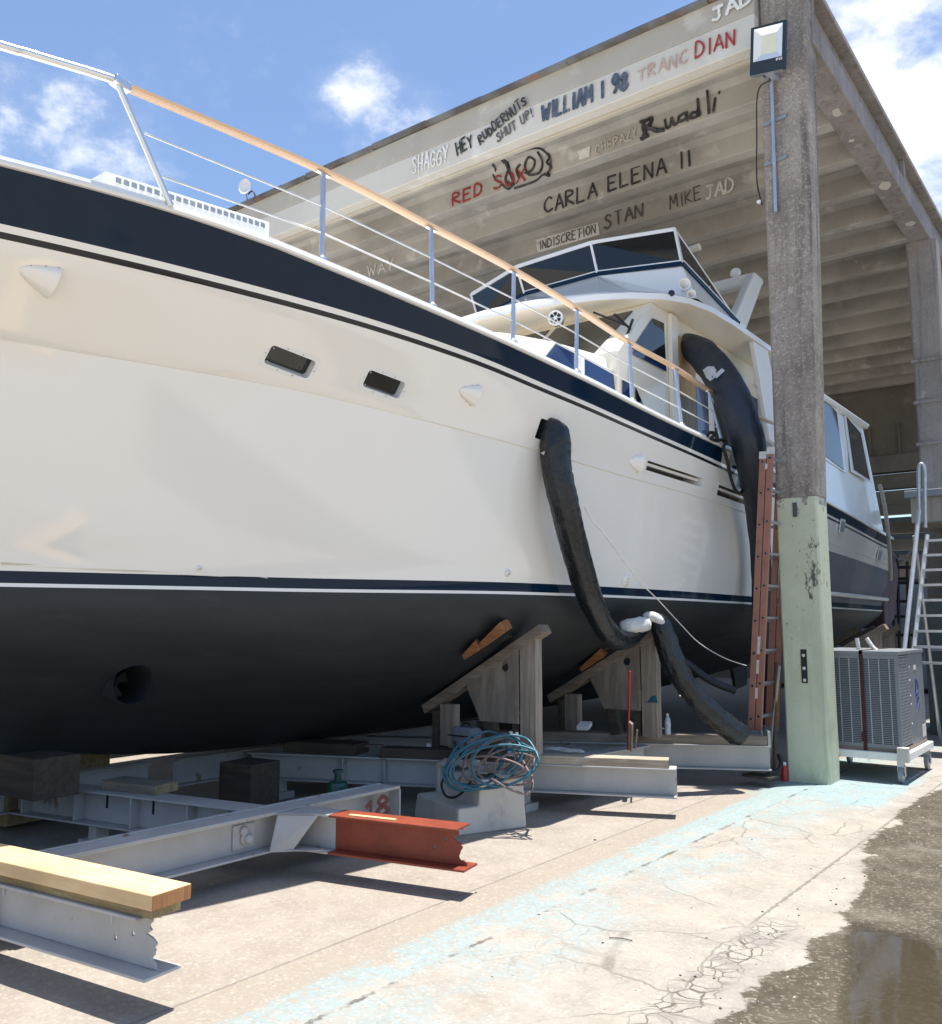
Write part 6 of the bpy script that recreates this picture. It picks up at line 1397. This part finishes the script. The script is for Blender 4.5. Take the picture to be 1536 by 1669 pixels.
# boat hull added beyond the yacht to block low sky and bright ground
nb = thing('light_blocker_boat', (-12.15, 5, .35), 'dark bottomed boat added beyond the yacht to block sky and ground light', 'boat')
b = MB(); nS = 24
for i in range(nS):
    u = i / (nS - 1); y = -9 + 26 * u; hw = 2.3 * min(1, (u / .35) ** .6 if u > 0 else .01) + .01
    for k, (f_, z) in enumerate(((1, 3.3), (1, 3.0), (.97, 1.5), (.8, .7), (.03, .3), (-.8, .7), (-.97, 1.5), (-1, 3.0), (-1, 3.3))): b.v.append(V((-12.15 + hw * f_, y, z)))
for i in range(nS - 1):
    for j in range(8): b.f.append([i * 9 + j, i * 9 + j + 1, i * 9 + 10 + j, i * 9 + 9 + j]); b.m.append(1 if j in (0, 1, 6, 7) else 0)
    b.f.append([i * 9, i * 9 + 8, i * 9 + 17, i * 9 + 9]); b.m.append(1)
b.f.append(list(range(9))); b.m.append(0); b.f.append([(nS - 1) * 9 + j for j in range(9)]); b.m.append(0)
b.build('hull', [M['antifoul'], M['white']], nb, smooth=True)
for y in (3, 8, 13):
    b = MB(); b.box((-12.45, y, 0), (-11.85, y + .5, .5)); b.build('keel_block', M['darkwood'], nb)

# loose stones and flakes along the broken edge of the apron
rng = random.Random(11); b = MB()
for i in range(330):
    if i < 260: x, y = -1.62 + rng.gauss(0, .16) - (.3 if rng.random() < .2 else 0), rng.uniform(3.0, 8.5)
    else: x, y = rng.uniform(-3.6, -1.6), rng.uniform(2.4, 9.0)
    r_ = rng.choice((.002, .0025, .003, .004, .007)) * (1 if i < 320 else 1.5); a = rng.uniform(0, 6.28); h = r_ * rng.uniform(.4, .9)
    ca, sa = math.cos(a), math.sin(a); m = 0 if rng.random() < .55 else 1
    pts = [(ca * u * r_ - sa * v_ * r_, sa * u * r_ + ca * v_ * r_) for u, v_ in ((-1, -.7), (.9, -.8), (1.1, .6), (-.2, 1), (-1, .5))]
    b.add([(x + p[0], y + p[1], 0) for p in pts] + [(x + p[0] * .6, y + p[1] * .6, h) for p in pts], [(5, 6, 7, 8, 9)] + [(k, (k + 1) % 5, 5 + (k + 1) % 5, 5 + k) for k in range(5)], m)
gr = b.build('gravel', [M['darkwood'], M['roofcon']], None); gr['kind'] = 'stuff'; gr['label'] = 'loose grit and stone chips scattered over the yard concrete'
for i, (px, py, ln, an, lab) in enumerate(((1012, 1531, .06, .3, 'thin dark twig lying flat on the cream concrete'), (505, 1338, .05, 1.2, 'short dark splinter on the slab near the red beam'))):
    c = at(px, py, Z=.006); d = V((math.cos(an), math.sin(an), 0)); tag(tubep('twig', [c - d * ln, c + V((0, .01, .002)), c + d * ln], .0025, M['darkwood'], None, 6), lab, 'twig')
